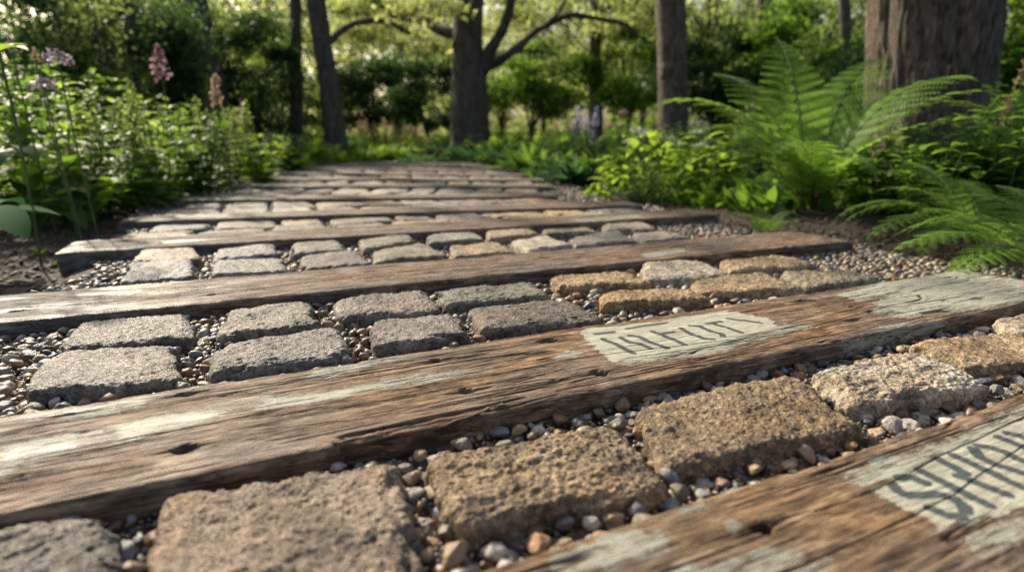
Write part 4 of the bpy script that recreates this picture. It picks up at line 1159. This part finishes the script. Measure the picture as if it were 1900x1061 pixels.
def right_plants():
    x, y = g(1190, 372); dome(x, y, 0.28, 0.42, 210, 0.10, 0.48, 'leaf_lime', 'lime-green broad-leaved plant spilling over the right edge of the path', seed=1)
    x, y = g(1115, 366); dome(x, y, 0.10, 0.09, 40, 0.09, 0.42, 'leaf_lime', 'low lime sprig creeping onto the stones at the right path edge', seed=9)
    x, y = g(1300, 366); dome(x, y, 0.28, 0.40, 200, 0.105, 0.48, 'leaf_lime', 'glossy lime leafy plant between the tall fern and its spilling neighbour', seed=2)
    x, y = g(1240, 350); stem_plant(x, y, 0.42, 26, 0.22, 0.085, 0.5, 'leaf_lime', 'bushy plant with many small lime leaves behind the spilling plant', seed=3, step=0.045)
    x, y = g(1390, 368); dome(x, y, 0.22, 0.24, 120, 0.10, 0.5, 'leaf_mid', 'small leafy plant at the foot of the tall fern, left side', seed=4)
    x, y = g(1065, 342); rosette(x, y, 130, 0.36, 0.13, 'leaf_blue', 'strappy grey-green clump at the right path edge, far from the fern', seed=5, rad=0.14, pitch=(0.5, 1.4), name='strappy_clump')
    x, y = g(1130, 340); rosette(x, y, 120, 0.42, 0.13, 'leaf_mid', 'strappy mid-green clump just behind the spilling lime plant', seed=6, rad=0.15, pitch=(0.6, 1.45), name='strappy_clump')
    for i, (px_, py_, d, hh, mt, fl, lab) in enumerate([
        (1100, 330, 5.4, 0.55, 'leaf_blue', ('lilac', 'spike', 0.13), 'blue-green plant carrying pale lilac flower spikes, left of the white umbels'),
        (1165, 325, 5.0, 0.56, 'leaf_mid', ('pink', 'ball', 0.03), 'green plant with small pink flower heads above the bed'),
        (1215, 325, 4.7, 0.50, 'leaf_blue', ('white', 'umbel', 0.065), 'plant with flat white umbel flowers beside the reddish-brown slim trunk'),
        (1300, 325, 4.5, 0.46, 'leaf_blue', ('white', 'umbel', 0.05), 'plant with small greenish white umbels left of the fern fronds'),
        (1010, 300, 7.2, 0.42, 'leaf_mid', ('yellow', 'bloom', 0.05), 'yellow flowering clump beyond the path, right of centre'),
        (1062, 300, 6.8, 0.40, 'leaf_mid', ('peach', 'bloom', 0.045), 'orange flowering clump just right of the yellow one')]):
        p = at(px_, 250, d); stem_plant(p[0], p[1], hh, 26, 0.30, 0.10, 0.34, mt, lab, seed=20 + i, step=0.05, name='flowering_plant', flower=fl, topfl=7)
    for i, (px_, py_, r1, hh, n, L, mt, lab) in enumerate([(1030, 334, .26, .26, 130, .12, 'leaf_mid', 'low leafy clump at the right path edge beyond the lime plant'), (985, 318, .28, .24, 120, .13, 'leaf_blue', 'small bluish clump on the far right corner of the path'),
            (1650, 396, .22, .22, 110, .10, 'leaf_mid', 'low dark clump between the tall fern and the sprawling fern'), (1745, 408, .24, .24, 120, .10, 'leaf_mid', 'low dark clump above the middle of the sprawling fern'), (1850, 414, .26, .26, 120, .11, 'leaf_mid', 'low dark clump above the right part of the sprawling fern'),
            (1420, 385, .16, .14, 70, .09, 'leaf_mid', 'small low clump in the mulch left of the tiny fern')]):
        x, y = g(px_, py_); dome(x, y, r1, hh, n, L, 0.5, mt, lab, seed=210 + i)
    # deep right bed behind the ferns
    for i, (px_, d, hh, mt, lab) in enumerate([(1590, 3.5, 0.34, 'leaf_mid', 'mid-green leafy plant between the tall fern and huge trunk'), (1690, 3.0, 0.34, 'leaf_mid', 'green leafy plant under the huge trunk, left half'), (1790, 3.0, 0.42, 'leaf_blue', 'bluish leafy plant under the huge trunk, right half'),
                                            (1870, 3.4, 0.60, 'leaf_mid', 'tall leafy plant at the right side of the huge trunk'), (1890, 2.7, 0.5, 'leaf_mid', 'green leafy plant at the right edge behind the large fern'), (1740, 2.75, 0.34, 'leaf_mid', 'low dark leafy plant above the sprawling fern'),
                                            (1350, 4.4, 0.40, 'leaf_mid', 'leafy plant behind the left fronds of the tall fern'), (1430, 4.8, 0.42, 'leaf_blue', 'blue-green plant behind the centre of the tall fern')]):
        p = at(px_, 250, d); stem_plant(p[0], p[1], hh, 30, 0.28, 0.13, 0.42, mt, lab, seed=40 + i, step=0.06)
    p = at(1870, 250, 3.0); stem_plant(p[0], p[1], 0.62, 3, 0.08, 0.06, 0.3, 'leaf_lime', 'peach flower spikes standing against the right side of the huge trunk', seed=61, step=0.12, flower=('peach', 'spike', 0.13), name='flowering_plant')
right_plants()
# ------------------------------------------------------------------ plants, left side
def left_plants():
    c = at(-95, 345, 1.75); z = float(ground_h(c[0], c[1]))
    root = empty('hosta', (c[0], c[1], z), 'big blue-green hosta leaves at the left edge above the soil', 'plant')
    for (az, pt, L, Wd, dr, hz) in ((-0.35, 0.15, 0.30, 0.16, 0.75, 0.20), (0.5, 0.5, 0.24, 0.15, 0.9, 0.16), (-1.2, 0.3, 0.24, 0.15, 0.9, 0.13), (1.6, 0.5, 0.25, 0.15, 0.9, 0.18), (2.9, 0.4, 0.28, 0.16, 0.9, 0.17)):
        v, f = leaf_blades(np.array([[0.02 * math.cos(az), 0.02 * math.sin(az), hz]]), np.array([az]), np.array([pt]), np.array([L]), np.array([Wd]), np.array([dr]), fold=0.22, seg=14)
        mesh_np('leaf', v, f, M['hosta'], root)
        v, f = tube([(0, 0, 0), (0.01 * math.cos(az), 0.01 * math.sin(az), hz * .6), (0.025 * math.cos(az), 0.025 * math.sin(az), hz)], (0.006, 0.005, 0.004), 6)
        mesh_np('leaf_stalk', v, f, M['stem'], root)
    D = [(60, 430, .24, .36, 80, .17, 'leaf_mid', 'glossy leafy clump behind the hosta leaves'), (120, 405, .22, .30, 85, .14, 'leaf_lime', 'sunlit lime clump right of the hosta at the soil edge'),
         (200, 392, .26, .32, 90, .16, 'leaf_mid', 'glossy green clump overhanging the soil, with an orange leaf below'), (275, 366, .28, .34, 100, .16, 'leaf_mid', 'broad-leaved green clump above the second orange leaf'),
         (345, 350, .28, .30, 110, .15, 'leaf_mid', 'dark green low clump leaning towards the left path edge'), (425, 332, .30, .30, 130, .13, 'leaf_lime', 'yellow-lit clump at the left path edge, mid distance'),
         (490, 320, .32, .34, 130, .15, 'leaf_mid', 'leafy clump between the yellow-lit one and the last left clump')]
    for i, (px_, py_, r1, hh, n, L, mt, lab) in enumerate(D):
        x, y = g(px_, py_); dome(x, y, r1, hh, n, L, 0.62, mt, lab, seed=170 + i)
    x, y = g(585, 308); dome(x, y, .42, .34, 150, .15, 0.5, 'leaf_lime', 'leafy mound covering the left corner of the far path', seed=190)
    x, y = g(520, 322); dome(x, y, .30, .26, 110, .13, 0.5, 'leaf_lime', 'low lime mound just before the last left clump', seed=191)
    x, y = g(548, 312); rosette(x, y, 150, 0.42, 0.18, 'leaf_mid', 'last green clump on the left, touching the path', seed=77, rad=0.24, pitch=(.5, 1.4))
    T = [(10, 2.75, 0.72, 'leaf_mid', 9, 'tall upright leafy stems at the left edge'), (90, 2.7, 0.62, 'leaf_lime', 8, 'upright stems beneath the mauve allium'), (150, 3.1, 0.52, 'leaf_mid', 14, 'bushy stems right of the mauve allium'),
         (225, 3.4, 0.60, 'leaf_pale', 18, 'silvery plant glittering in the sun, in the middle of the left bed'), (290, 3.7, 0.60, 'leaf_lime', 18, 'lime-green plant below the pink foxglove'), (355, 4.1, 0.56, 'leaf_mid', 20, 'green plant between foxglove and peach spike'),
         (415, 4.5, 0.58, 'leaf_pale', 18, 'pale feathery plant around the peach flower spike'), (475, 5.0, 0.46, 'leaf_lime', 20, 'lime leafy plant at the right end of the left bed'), (180, 4.2, 0.80, 'leaf_mid', 18, 'green bushy plant at the back of the left bed, left part'),
         (60, 3.7, 0.85, 'leaf_mid', 18, 'tall green plant behind the upright stems at far left'), (300, 5.0, 0.72, 'leaf_mid', 20, 'dark green bushy plant at the back of the left bed, middle'), (420, 5.9, 0.62, 'leaf_blue', 20, 'blue-green plant at the back of the left bed, right part'), (530, 6.6, 0.45, 'leaf_blue', 24, 'low blue-green plant left of the slanting slim trunk')]
    for i, (px_, d, hh, mt, n, lab) in enumerate(T):
        p = at(px_, 250, d); stem_plant(p[0], p[1], hh, n, 0.24, 0.12 if mt != 'leaf_pale' else 0.065, 0.42, mt, lab, seed=80 + i, step=0.06 if mt != 'leaf_pale' else 0.04, flower=('leaf_pale', 'spike', 0.15) if mt == 'leaf_pale' else None, topfl=9)
    # flowers on single stalks
    for i, (px_, py_, d, kind, size, fm, lab) in enumerate([
        (107, 112, 2.35, 'ball', 0.042, 'mauve', 'mauve allium head on a tall stalk at the left'), (82, 160, 2.3, 'ball', 0.036, 'mauve', 'smaller mauve allium below and left of the tall one'),
        (65, 105, 2.4, 'spike', 0.05, 'peach', 'small peach bud left of the tall mauve allium'),
        (297, 125, 3.6, 'spike', 0.19, 'pink', 'pink foxglove spike against the dark trees'), (401, 178, 4.2, 'spike', 0.20, 'peach', 'peach flower spike right of the foxglove'),
        (452, 215, 4.6, 'spike', 0.16, 'pink', 'faint pink flower spike at the right end of the left bed'), (20, 85, 2.5, 'spike', 0.06, 'mauve', 'faded mauve flower at the upper left edge')]):
        tp = at(px_, py_, d); z = float(ground_h(tp[0], tp[1]))
        root = empty('flower', (tp[0], tp[1], z), lab, 'flower', 'tall flowers in the left bed')
        r_ = np.random.default_rng(i); T_ = np.array([0, 0, tp[2] - z])
        p = smooth_path([(0.03, 0.01, 0), (0.015, 0.0, T_[2] * .5), T_], 6)
        v, f = tube(p, np.linspace(0.0036, 0.0026, len(p)), 6); mesh_np('flower_stalk', v, f, M['stem'], root)
        flower_head(root, T_, kind, size, fm, r_)
    # one large single leaf, upper left
    tp = at(28, 95, 1.9); z = float(ground_h(tp[0], tp[1]))
    root = empty('leafy_plant', (tp[0] - .05, tp[1], z), 'single tall stem with one large lime leaf at the upper left', 'plant')
    v, f = tube(smooth_path([(0, 0, 0), (0.01, 0, .4), (0, 0, tp[2] - z)], 6), 0.004, 6); mesh_np('stem', v, f, M['stem'], root)
    v, f = leaf_blades(np.array([[0, 0, tp[2] - z]] * 3), np.array([-0.25, 2.6, 1.2]), np.array([.3, .5, .6]), np.array([.12, .1, .09]), np.array([.05, .045, .04]), np.array([.8, .9, .7]), seg=7)
    mesh_np('leaf', v, f, M['leaf_lime'], root)
    # seedlings and fallen leaves
    for (px_, py_, lab) in ((76, 470, 'tiny seedling sprouting in the dark soil at the left'), (104, 488, 'tiny round-leaved seedling nearest the left gravel')):
        x, y = g(px_, py_); rosette(x, y, 7, 0.035, 0.6, 'leaf_lime', lab, cat='seedling', seed=px_, rad=0.004, name='seedling', seg=5)
    for k, (px_, py_, dz, lab) in enumerate(((186, 338, 0.13, 'orange dead leaf caught in the glossy green clump'), (303, 352, 0.06, 'orange dead leaf lying at the soil edge nearer the path'))):
        x, y = g(px_, py_ + 30); v, f = leaf_blades(np.zeros((3, 3)), np.array([0.3, 2.2, 4.1]), np.array([.5, .3, .4]), np.array([.06, .06, .055]), np.array([.04, .035, .04]), np.array([1.0, .7, 1.2]), seg=5)
        o = mesh_np('fallen_leaf', v, f, M['orange']); o.location = (x, y, float(ground_h(x, y)) + dz); tag(o, lab, 'leaf', 'orange dead leaves')
left_plants()
# ------------------------------------------------------------------ mounds at the end of the path
def far_plants():
    for i, (px_, d, L, w, mt, n, lab, fl) in enumerate([
        (690, 9.6, 0.33, 0.12, 'leaf_mid', 320, 'round green mound at the end of the path, left', None),
        (655, 9.0, 0.26, 0.14, 'leaf_mid', 260, 'low green mound hiding the left corner of the path end', None), (790, 8.9, 0.22, 0.2, 'leaf_blue', 160, 'low bluish mound at the middle of the path end', None), (940, 8.1, 0.26, 0.25, 'leaf_mid', 160, 'low green clump closing the right corner of the path end', None),
        (745, 9.9, 0.35, 0.25, 'leaf_pale', 160, 'pale leafy clump right of the round green mound', None), (770, 9.5, 0.3, 0.2, 'leaf_mid', 160, 'small green mound left of the dark red plant', None),
        (832, 9.2, 0.30, 0.45, 'leaf_red', 90, 'dark red leafy plant at the end of the path', None), (870, 8.9, 0.36, 0.3, 'leaf_blue', 120, 'grey-green clump between the red plant and the lime one', None),
        (925, 9.3, 0.42, 0.3, 'leaf_lime', 120, 'upright lime clump behind the right end of the path', None), (905, 8.4, 0.34, 0.25, 'leaf_blue', 160, 'bluish mound at the right end of the path', None),
        (965, 7.7, 0.38, 0.25, 'leaf_blue', 160, 'bluish mound nearest the strappy clump', None), (640, 10.4, 0.42, 0.3, 'leaf_blue', 140, 'bluish clump at the foot of the slanting slim trunk', None),
        (1010, 6.7, 0.38, 0.2, 'leaf_mid', 160, 'mid-green clump left of the strappy clumps', None)]):
        p = at(px_, 250, d); rosette(p[0], p[1], n, L, w, mt, lab, seed=120 + i, rad=0.32, pitch=(0.5, 1.5))
    for i, (px_, d, hh, mt, fl, lab) in enumerate([(700, 10.8, 0.52, 'leaf_lime', ('peach', 'spike', 0.22), 'peach and yellow flower patch behind the round mound'), (740, 10.9, 0.42, 'leaf_lime', ('peach', 'spike', 0.2), 'peach spikes above sunlit foliage, right of the larger patch'),
                                            (775, 10.8, 0.4, 'leaf_lime', ('yellow', 'spike', 0.16), 'yellow-green flowering clump left of the central tree'), (600, 11.0, 0.5, 'leaf_blue', None, 'bluish bushy plant behind the end of the left bed'),
                                            (880, 11.5, 0.5, 'leaf_mid', None, 'green bushy plant below the central tree'), (950, 10.6, 0.5, 'leaf_mid', None, 'green bushy plant right of the central tree'), (820, 12.0, 0.5, 'leaf_blue', None, 'bluish bushy plant left of the central tree')]):
        p = at(px_, 250, d); stem_plant(p[0], p[1], hh, 34, 0.5, 0.13, 0.4, mt, lab, seed=150 + i, step=0.07, flower=fl, topfl=10 if fl else 0, name='flowering_plant' if fl else 'leafy_plant')
far_plants()
for i_, (px__, py__, r__, h__, mt_, lab_) in enumerate([(668, 296, .42, .34, 'leaf_mid', 'rounded leafy mound just beyond the last beam, left of the others'), (735, 298, .40, .30, 'leaf_lime', 'sunlit rounded mound just beyond the last beam'),
        (806, 300, .42, .34, 'leaf_blue', 'bluish rounded mound beyond the middle of the last beam'), (880, 304, .40, .36, 'leaf_mid', 'rounded leafy mound beyond the right half of the last beam'), (940, 310, .34, .34, 'leaf_mid', 'rounded leafy mound at the right tip of the last beam')]):
    x_, y_ = g(px__, py__); dome(x_, y_, r__, h__, 170, .12, 0.5, mt_, lab_, seed=240 + i_)
# ground cover filling the beds (one mass)
def ground_cover():
    r_ = np.random.default_rng(33); n = 26000
    y = 3.0 + 22 * r_.random(n) ** 1.6; x = path_c(y) + np.where(r_.random(n) < .5, -1, 1) * (1.75 + 9 * r_.random(n) ** 1.3)
    beyond = y > 10.2; x = np.where(beyond, r_.uniform(-12, 12, n), x)
    c = noise(x * 1.2, y * 1.2, 0, 8); keep = c > -0.45; x, y = x[keep], y[keep]; n = len(x)
    B = np.stack([x, y, ground_h(x, y)], 1)
    L = r_.uniform(0.10, 0.28, n) * np.clip(y / 7, 0.7, 2.0)
    V, F = leaf_blades(B, r_.uniform(0, 6.28, n), r_.uniform(0.5, 1.5, n), L, L * 0.32, r_.uniform(0.4, 1.4, n), seg=4)
    tag(mesh_np('ground_cover', V, F, M['leaf_mid']), 'low green ground cover filling the beds under the trees', 'ground cover', kind='stuff')
ground_cover()

# ------------------------------------------------------------------ trees
def tree_mesh(pts, rads, seg, seed, amp):
    p = smooth_path(pts, 10 if seg < 100 else 60); rr = np.interp(np.linspace(0, 1, len(p)), np.linspace(0, 1, len(rads)), rads)
    V, F = tube(p, rr, seg)
    if seg == 12: p = p + np.stack([noise(p[:, 0] * 3, 0, seed), noise(p[:, 0] * 3, 5, seed), noise(p[:, 0] * 3.5, 9, seed)], 1) * 0.035 * np.linspace(0, 1, len(p))[:, None] ** 0.3; V, F = tube(p, rr * (1 + 0.15 * noise(p[:, 0] * 6, 3, seed)), seg)
    n = len(p); an = np.tile(np.arange(seg) / seg * 2 * np.pi, n); c = np.repeat(p, seg, 0)
    h = 1 + amp * fbm(np.cos(an) * 3.2, np.sin(an) * 3.2, c[:, 2] * 1.5, seed, 3)
    wv = noise(np.cos(an) * 4, np.sin(an) * 4, c[:, 2] * 5, seed + 6) * 0.5
    ridge = np.abs(noise(np.cos(an) * 15 + wv, np.sin(an) * 15 + wv, c[:, 2] * 4.0, seed + 5))
    h = h - amp * 0.75 * (1 - np.clip(ridge * 1.6, 0, 1)) ** 2
    return c + (V - c) * h[:, None], F
def tree(pts_px, d, rads, label, limbs=(), crown=None, mat='bark_dark', seg=24, amp=0.06, name='tree', leafmat='leaf_tree', seed=0, top=10.5, leaves=5000, lsize=0.11, group='trees of the wood', base_r=1.5):
    """pts_px: trunk centre line as pixels at distance d, from the ground up to the top of the picture"""
    P = [at(x, y, d) for x, y in pts_px]
    b = P[0]; z0 = float(ground_h(b[0], b[1])) - 0.05
    root_p = np.array([b[0], b[1], z0])
    dirv = P[-1] - P[-2]; dirv = dirv / max(1e-6, dirv[2])
    P = [np.array([p[0], p[1], p[2]]) for p in P]
    if P[0][2] > z0 + 0.05: P = [np.array([P[0][0], P[0][1], z0])] + P
    else: P[0][2] = z0
    hh = top
    topP = P[-1] + dirv * (hh - P[-1][2]); P.append(topP)
    Pl = [p - root_p for p in P]
    root = empty(name, root_p, label, 'tree', group)
    rr = [rads[0] * base_r, rads[0]] + list(rads[1:]) + [rads[-1] * 0.55]
    zl = np.linspace(0, 1, len(rr))
    V, F = tree_mesh(Pl, [rads[0] * base_r] + [rads[0] * 1.05] + [rads[0]] + [rads[-1]] * 3 + [rads[-1] * .6], seg, seed, amp)
    mesh_np('trunk', V, F, M[mat], root)
    for k, (lp, r0, r1, dd) in enumerate(limbs):
        Q = [at(x, y, d + dd * i / max(1, len(lp) - 1)) - root_p for i, (x, y) in enumerate(lp)]
        V, F = tree_mesh(Q, [r0, (r0 + r1) / 2, r1], 12, seed + k, 0.08)
        mesh_np('limb', V, F, M[mat], root)
    if crown is not None:
        r_ = np.random.default_rng(seed + 70)
        blobs = []
        for (cx, cy, cz, rx, ry, rz) in crown: blobs.append(((cx, cy, cz), (rx, ry, rz)))
        pts = crown_points([((c[0] - root_p[0], c[1] - root_p[1], c[2] - root_p[2]), rad) for c, rad in blobs], leaves, r_)
        V, F = leaf_cloud(pts, lsize, r_)
        mesh_np('crown', V, F, M[leafmat], root, smooth=False)
    return root
def above(px_, d, z, r, flat=0.55):       # a crown blob over the trunk
    p = at(px_, 250, d); return (p[0], p[1], z, r, r, r * flat)
def hang(root, blobs, mat, size, seed, twigs=5):
    """low branches hanging into the view, as parts of a tree: (px, py, distance, radius, leaves)"""
    r_ = np.random.default_rng(seed + 9); rp = np.array(root.location)
    allp_ = []; tw = Acc()
    for (px_, py_, d, r, n) in blobs:
        c = at(px_, py_, d) - rp
        pts = crown_points([(c, (r, r * .8, r * .6))], n, r_, 12, 0.24); allp_.append(pts)
        for k in range(twigs):
            e = c + r_.normal(0, .55, 3) * r * np.array([1, .7, .5]); st_ = c + np.array([r_.normal(0, .3) * r, 0, r * 1.3])
            p = smooth_path([st_, (st_ + e) / 2 + r_.normal(0, .12, 3) * r, e], 5); tw.add(*tube(p, np.linspace(0.022, 0.005, len(p)), 6))
    V, F = leaf_cloud(np.concatenate(allp_), size, r_)
    mesh_np('low_foliage', V, F, M[mat], root, smooth=False)
    for V_, F_ in zip(tw.V, tw.F): mesh_np('twig', V_, F_ - F_.min(), M['bark_dark'], root)
trees_on = True
tree([(1725, 300), (1722, 150), (1730, 0)], 4.3, (0.41, 0.385), 'huge furrowed tree trunk at the upper right behind the ferns', mat='bark', seg=300, amp=0.05, seed=1, crown=[above(1725, 4.6, 7.5, 2.2)], top=7.5, base_r=1.45, leaves=5000)
t4 = tree([(872, 262), (870, 150), (868, 60), (870, 0)], 10.5, (0.33, 0.25), 'stout central tree with a long curved limb reaching right', mat='bark_dark', seed=2, top=11,
     limbs=[([(880, 165), (900, 130), (950, 95), (1010, 50), (1070, 30), (1140, 42), (1215, 80)], 0.105, 0.022, 0.5), ([(1000, 56), (1040, 20), (1065, -30)], 0.045, 0.02, 0.3), ([(935, 105), (985, 95), (1040, 108)], 0.035, 0.012, 0.3), ([(892, 140), (905, 100), (930, 55), (945, 10), (950, -60)], 0.11, 0.07, -0.5),
            ([(862, 70), (820, 58), (780, 40), (730, 25), (680, -10)], 0.09, 0.05, 1.0)],
     crown=[above(870, 10.5, 11.0, 3.0)], leaves=9000)
t3 = tree([(622, 250), (606, 130), (585, 0)], 9.5, (0.17, 0.145), 'slim dark tree leaning left, at the left end of the path', seed=3, crown=[above(600, 9.5, 10.6, 1.8)], limbs=[([(600, 90), (640, 55), (700, 40), (760, 60)], 0.06, 0.03, 1)])
tree([(550, 250), (549, 120), (548, 0)], 9.8, (0.105, 0.09), 'straight thin dark tree left of the leaning slim tree', seed=4, crown=[above(548, 9.8, 11, 1.5)])
t1 = tree([(408, 250), (396, 140), (365, 0)], 9.0, (0.15, 0.14), 'thin dark tree leaning left above the left bed', seed=5, crown=[above(390, 9.0, 10.6, 1.7)], limbs=[([(385, 90), (350, 55), (300, 0)], 0.05, 0.03, .5)])
t5 = tree([(1105, 240), (1104, 120), (1108, 0)], 12.5, (0.15, 0.12), 'dark thin tree behind the curved limb, right of centre', seed=6, crown=[above(1105, 12.5, 10.5, 2)])
t6 = tree([(1250, 260), (1247, 120), (1243, 0)], 7.2, (0.17, 0.165), 'straight brown tree between the white umbels and the fern', seed=7, mat='bark', crown=[above(1245, 7.2, 10.4, 1.8)])
t7 = tree([(1418, 240), (1416, 110), (1420, 0)], 9.6, (0.14, 0.13), 'thin tree with a sunlit left side behind the tall fern', seed=8, mat='bark', crown=[above(1420, 9.6, 10.4, 1.8)])
tree([(250, 240), (246, 120), (238, 0)], 7.0, (0.07, 0.06), 'thin shaded tree at the far left behind the foxglove', seed=11, crown=[above(245, 7, 11.5, 1.4)])
tree([(738, 240), (742, 120), (750, 0)], 17.0, (0.12, 0.10), 'distant slim tree between the leaning tree and the central tree', seed=12, crown=[above(745, 17, 10.5, 1.6)])
tree([(1575, 240), (1572, 120), (1566, 0)], 7.8, (0.075, 0.065), 'slim shaded tree close to the left side of the huge trunk', seed=13, crown=[above(1570, 7.8, 10.5, 1.4)])
tree([(1318, 230), (1320, 100), (1330, 0)], 15.0, (0.08, 0.07), 'very thin distant tree between two brown trunks', seed=9, crown=[above(1320, 15, 10, 1.5)])

hang(t4, [(700, 30, 12, .9, 1300), (780, 75, 12.5, .7, 900), (960, 40, 13.5, 1.0, 1200), (1040, 110, 13, .7, 700), (1000, -40, 10.5, .5, 500), (770, -5, 10, .7, 900), (900, 15, 13, .8, 1000)], 'leaf_gold', 0.10, 1)
hang(t3, [(500, 30, 13.5, .9, 1200), (640, 20, 13, .8, 1200), (580, 90, 13.5, .8, 800)], 'leaf_gold', 0.10, 2)
hang(t1, [(300, 20, 9.5, .7, 1100), (420, 45, 10, .8, 1200), (340, 90, 10, .5, 600), (460, 110, 11, .5, 500)], 'leaf_tree', 0.09, 3)
hang(t4, [(660, -5, 11, .6, 800), (1085, 0, 11.5, .6, 800), (1180, -15, 10.5, .6, 700), (820, 10, 11.5, .5, 500)], 'leaf_tree', 0.09, 7, twigs=3)
hang(t5, [(1100, 60, 14, 1.2, 1500), (1170, 20, 12, .9, 1200), (1090, 130, 13.5, .8, 900)], 'leaf_gold', 0.11, 4)
hang(t6, [(1190, 0, 9, .4, 500), (1300, 40, 9, .5, 600), (1310, 110, 9, .4, 500)], 'leaf_tree', 0.08, 5)
hang(t7, [(1480, 40, 10.5, .9, 1300), (1370, 70, 11, .6, 700), (1560, 70, 10, .8, 1200)], 'leaf_tree', 0.09, 6)
# bushes and low-hanging foliage filling the wood
def bush(px_, py_, d, r, label, mat, n=9000, size=0.07, seed=0, name='bush', cat='bush', group=None, flat=0.8, clumps=26, cs=0.2):
    c = at(px_, py_, d); z0 = float(ground_h(c[0], c[1])); root_p = np.array([c[0], c[1], z0])
    root = empty(name, root_p, label, cat, group)
    r_ = np.random.default_rng(seed + 500)
    rx, rz = (r, r * flat) if not isinstance(r, tuple) else r
    C = c - root_p
    pts = crown_points([(C, (rx, rx * .8, rz))], n, r_, clumps, cs)
    pts = pts[pts[:, 2] > -0.02]
    V, F = leaf_cloud(pts, size, r_)
    mesh_np('crown', V, F, M[mat], root, smooth=False)
    # trunk and limbs
    tr = Acc(); hz = max(0.3, C[2])
    for i in range(7):
        a = r_.uniform(0, 6.28); q = rx * r_.uniform(.2, .7)
        e = np.array([math.cos(a) * q, math.sin(a) * q, hz + rz * r_.uniform(-.2, .6)])
        p = smooth_path([(0, 0, -0.05), (math.cos(a) * q * .15, math.sin(a) * q * .15, hz * .45), e], 5)
        tr.add(*tube(p, np.linspace(0.035 if rx < 1.5 else 0.07, 0.01, len(p)), 7))
    tr.build('trunk', M['bark_dark'], root)
    return root
W = 'bushes and young trees in the wood'
BU = [
 # left dark mass
 (40, 50, 8.5, (1.5, 1.4), 'dark evergreen bush at the upper left corner', 'leaf_dark', 16000, 0.06),
 (185, 100, 6.8, (0.7, 0.9), 'tall bush with sun-struck leaves left of the foxglove', 'leaf_tree', 2600, 0.05),
 (190, 50, 7.5, (1.0, 1.3), 'dark evergreen bush behind the sun-struck bush', 'leaf_dark', 14000, 0.08),
 (360, 100, 11.0, (1.5, 1.3), 'dark bush around the leaning left tree', 'leaf_mid', 12000, 0.10),
 (470, 150, 9.5, (0.8, 0.9), 'dark low bush right of the leaning left tree', 'leaf_dark', 8000, 0.07),
 (560, 205, 12.0, (0.9, 0.55), 'low sunny bush between the two slim trees', 'leaf_tree', 4000, 0.08),
 (690, 175, 13.0, (1.2, 0.75), 'dark rounded bush left of the central tree', 'leaf_dark', 10000, 0.09),
 (790, 160, 14.0, (1.0, 0.9), 'dark bush touching the left side of the central tree', 'leaf_dark', 8000, 0.09),
 (985, 165, 11.5, (0.9, 0.75), 'brownish-dark bush right of the central tree', 'leaf_mid', 8000, 0.08),
 (930, 180, 12.5, (0.5, 0.5), 'pale sunny bush against the right side of the central tree', 'leaf_gold', 2200, 0.07),
 (1170, 130, 12.0, (1.0, 0.9), 'mid-green bush behind the pink flowers', 'leaf_mid', 7000, 0.09),
 (1330, 150, 9.0, (0.8, 0.7), 'dark bush between the two brown trunks', 'leaf_dark', 8000, 0.08),
 (1500, 110, 8.5, (1.0, 1.1), 'dark bush behind the tip of the tall fern', 'leaf_mid', 10000, 0.08),
 (1880, 80, 5.5, (0.6, 0.9), 'dark bush at the upper right corner behind the huge trunk', 'leaf_mid', 8000, 0.07),
 (1600, 160, 6.5, (0.6, 0.6), 'dark bush at the left foot of the huge trunk', 'leaf_dark', 7000, 0.06),
]
for i, (a, b_, d, r, lab, mt, n, sz) in enumerate(BU): bush(a, b_, d, r, lab, mt, n, sz, seed=i, group=W)
FAR = [(450, 40, 20, (2.6, 1.8), 'yellow-green young tree above the two slim trees'), (600, 70, 24, (3.2, 2.6), 'sunlit young tree far behind the leaning slim tree'), (730, 60, 21, (2.4, 1.6), 'sunlit young tree left of the central tree, far back'),
       (900, 50, 25, (3.2, 2.6), 'sunlit young tree far behind the central tree'), (1010, 100, 20, (2.2, 1.8), 'sunlit young tree under the curved limb'), (1110, 40, 24, (3.0, 2.4), 'sunlit young tree beyond the end of the curved limb'),
       (1200, 70, 19, (2.0, 2.0), 'leafy young tree left of the straight brown tree'), (1370, 90, 22, (2.6, 1.6), 'sunlit young tree between the right-hand slim trees'), (1540, 30, 19, (2.4, 1.9), 'leafy young tree left of the huge trunk'), (300, 70, 20, (2.6, 2.2), 'leafy young tree behind the foxglove'),
       (80, 40, 14, (2.6, 2.2), 'leafy young tree behind the upper left evergreen'), (1800, 40, 14, (2.6, 2.0), 'leafy young tree behind the huge trunk, right side')]
for i, (a, b_, d, r, lab) in enumerate(FAR): bush(a, b_, d, r, lab, 'leaf_tree' if i % 3 else 'leaf_gold', 7000, 0.15, seed=40 + i, name='young_tree', cat='tree', group=W, clumps=40, cs=0.17)
# distant wood, one mass
def far_wood():
    r_ = np.random.default_rng(77); n = 90000
    a = r_.uniform(-1.05, 1.05, n); d = r_.uniform(30, 60, n)
    x = np.sin(a) * d * 1.15; y = np.cos(a) * d
    cl = noise(a * 9, d * 0.15, 0, 3)
    z = 9.0 * r_.random(n) ** 1.1 * (0.8 + 0.35 * noise(a * 14, 0, 0, 6))
    keep = (fbm(x * 0.35, y * 0.12, z * 0.5, 12, 3) > 0.08)
    P = np.stack([x, y, z], 1)[keep]
    V, F = leaf_cloud(P, 0.5, r_)
    tag(mesh_np('distant_wood', V, F, M['leaf_tree'], smooth=False), 'distant sunlit wood closing off the background', 'wood', kind='stuff')
far_wood()
print('DONE')
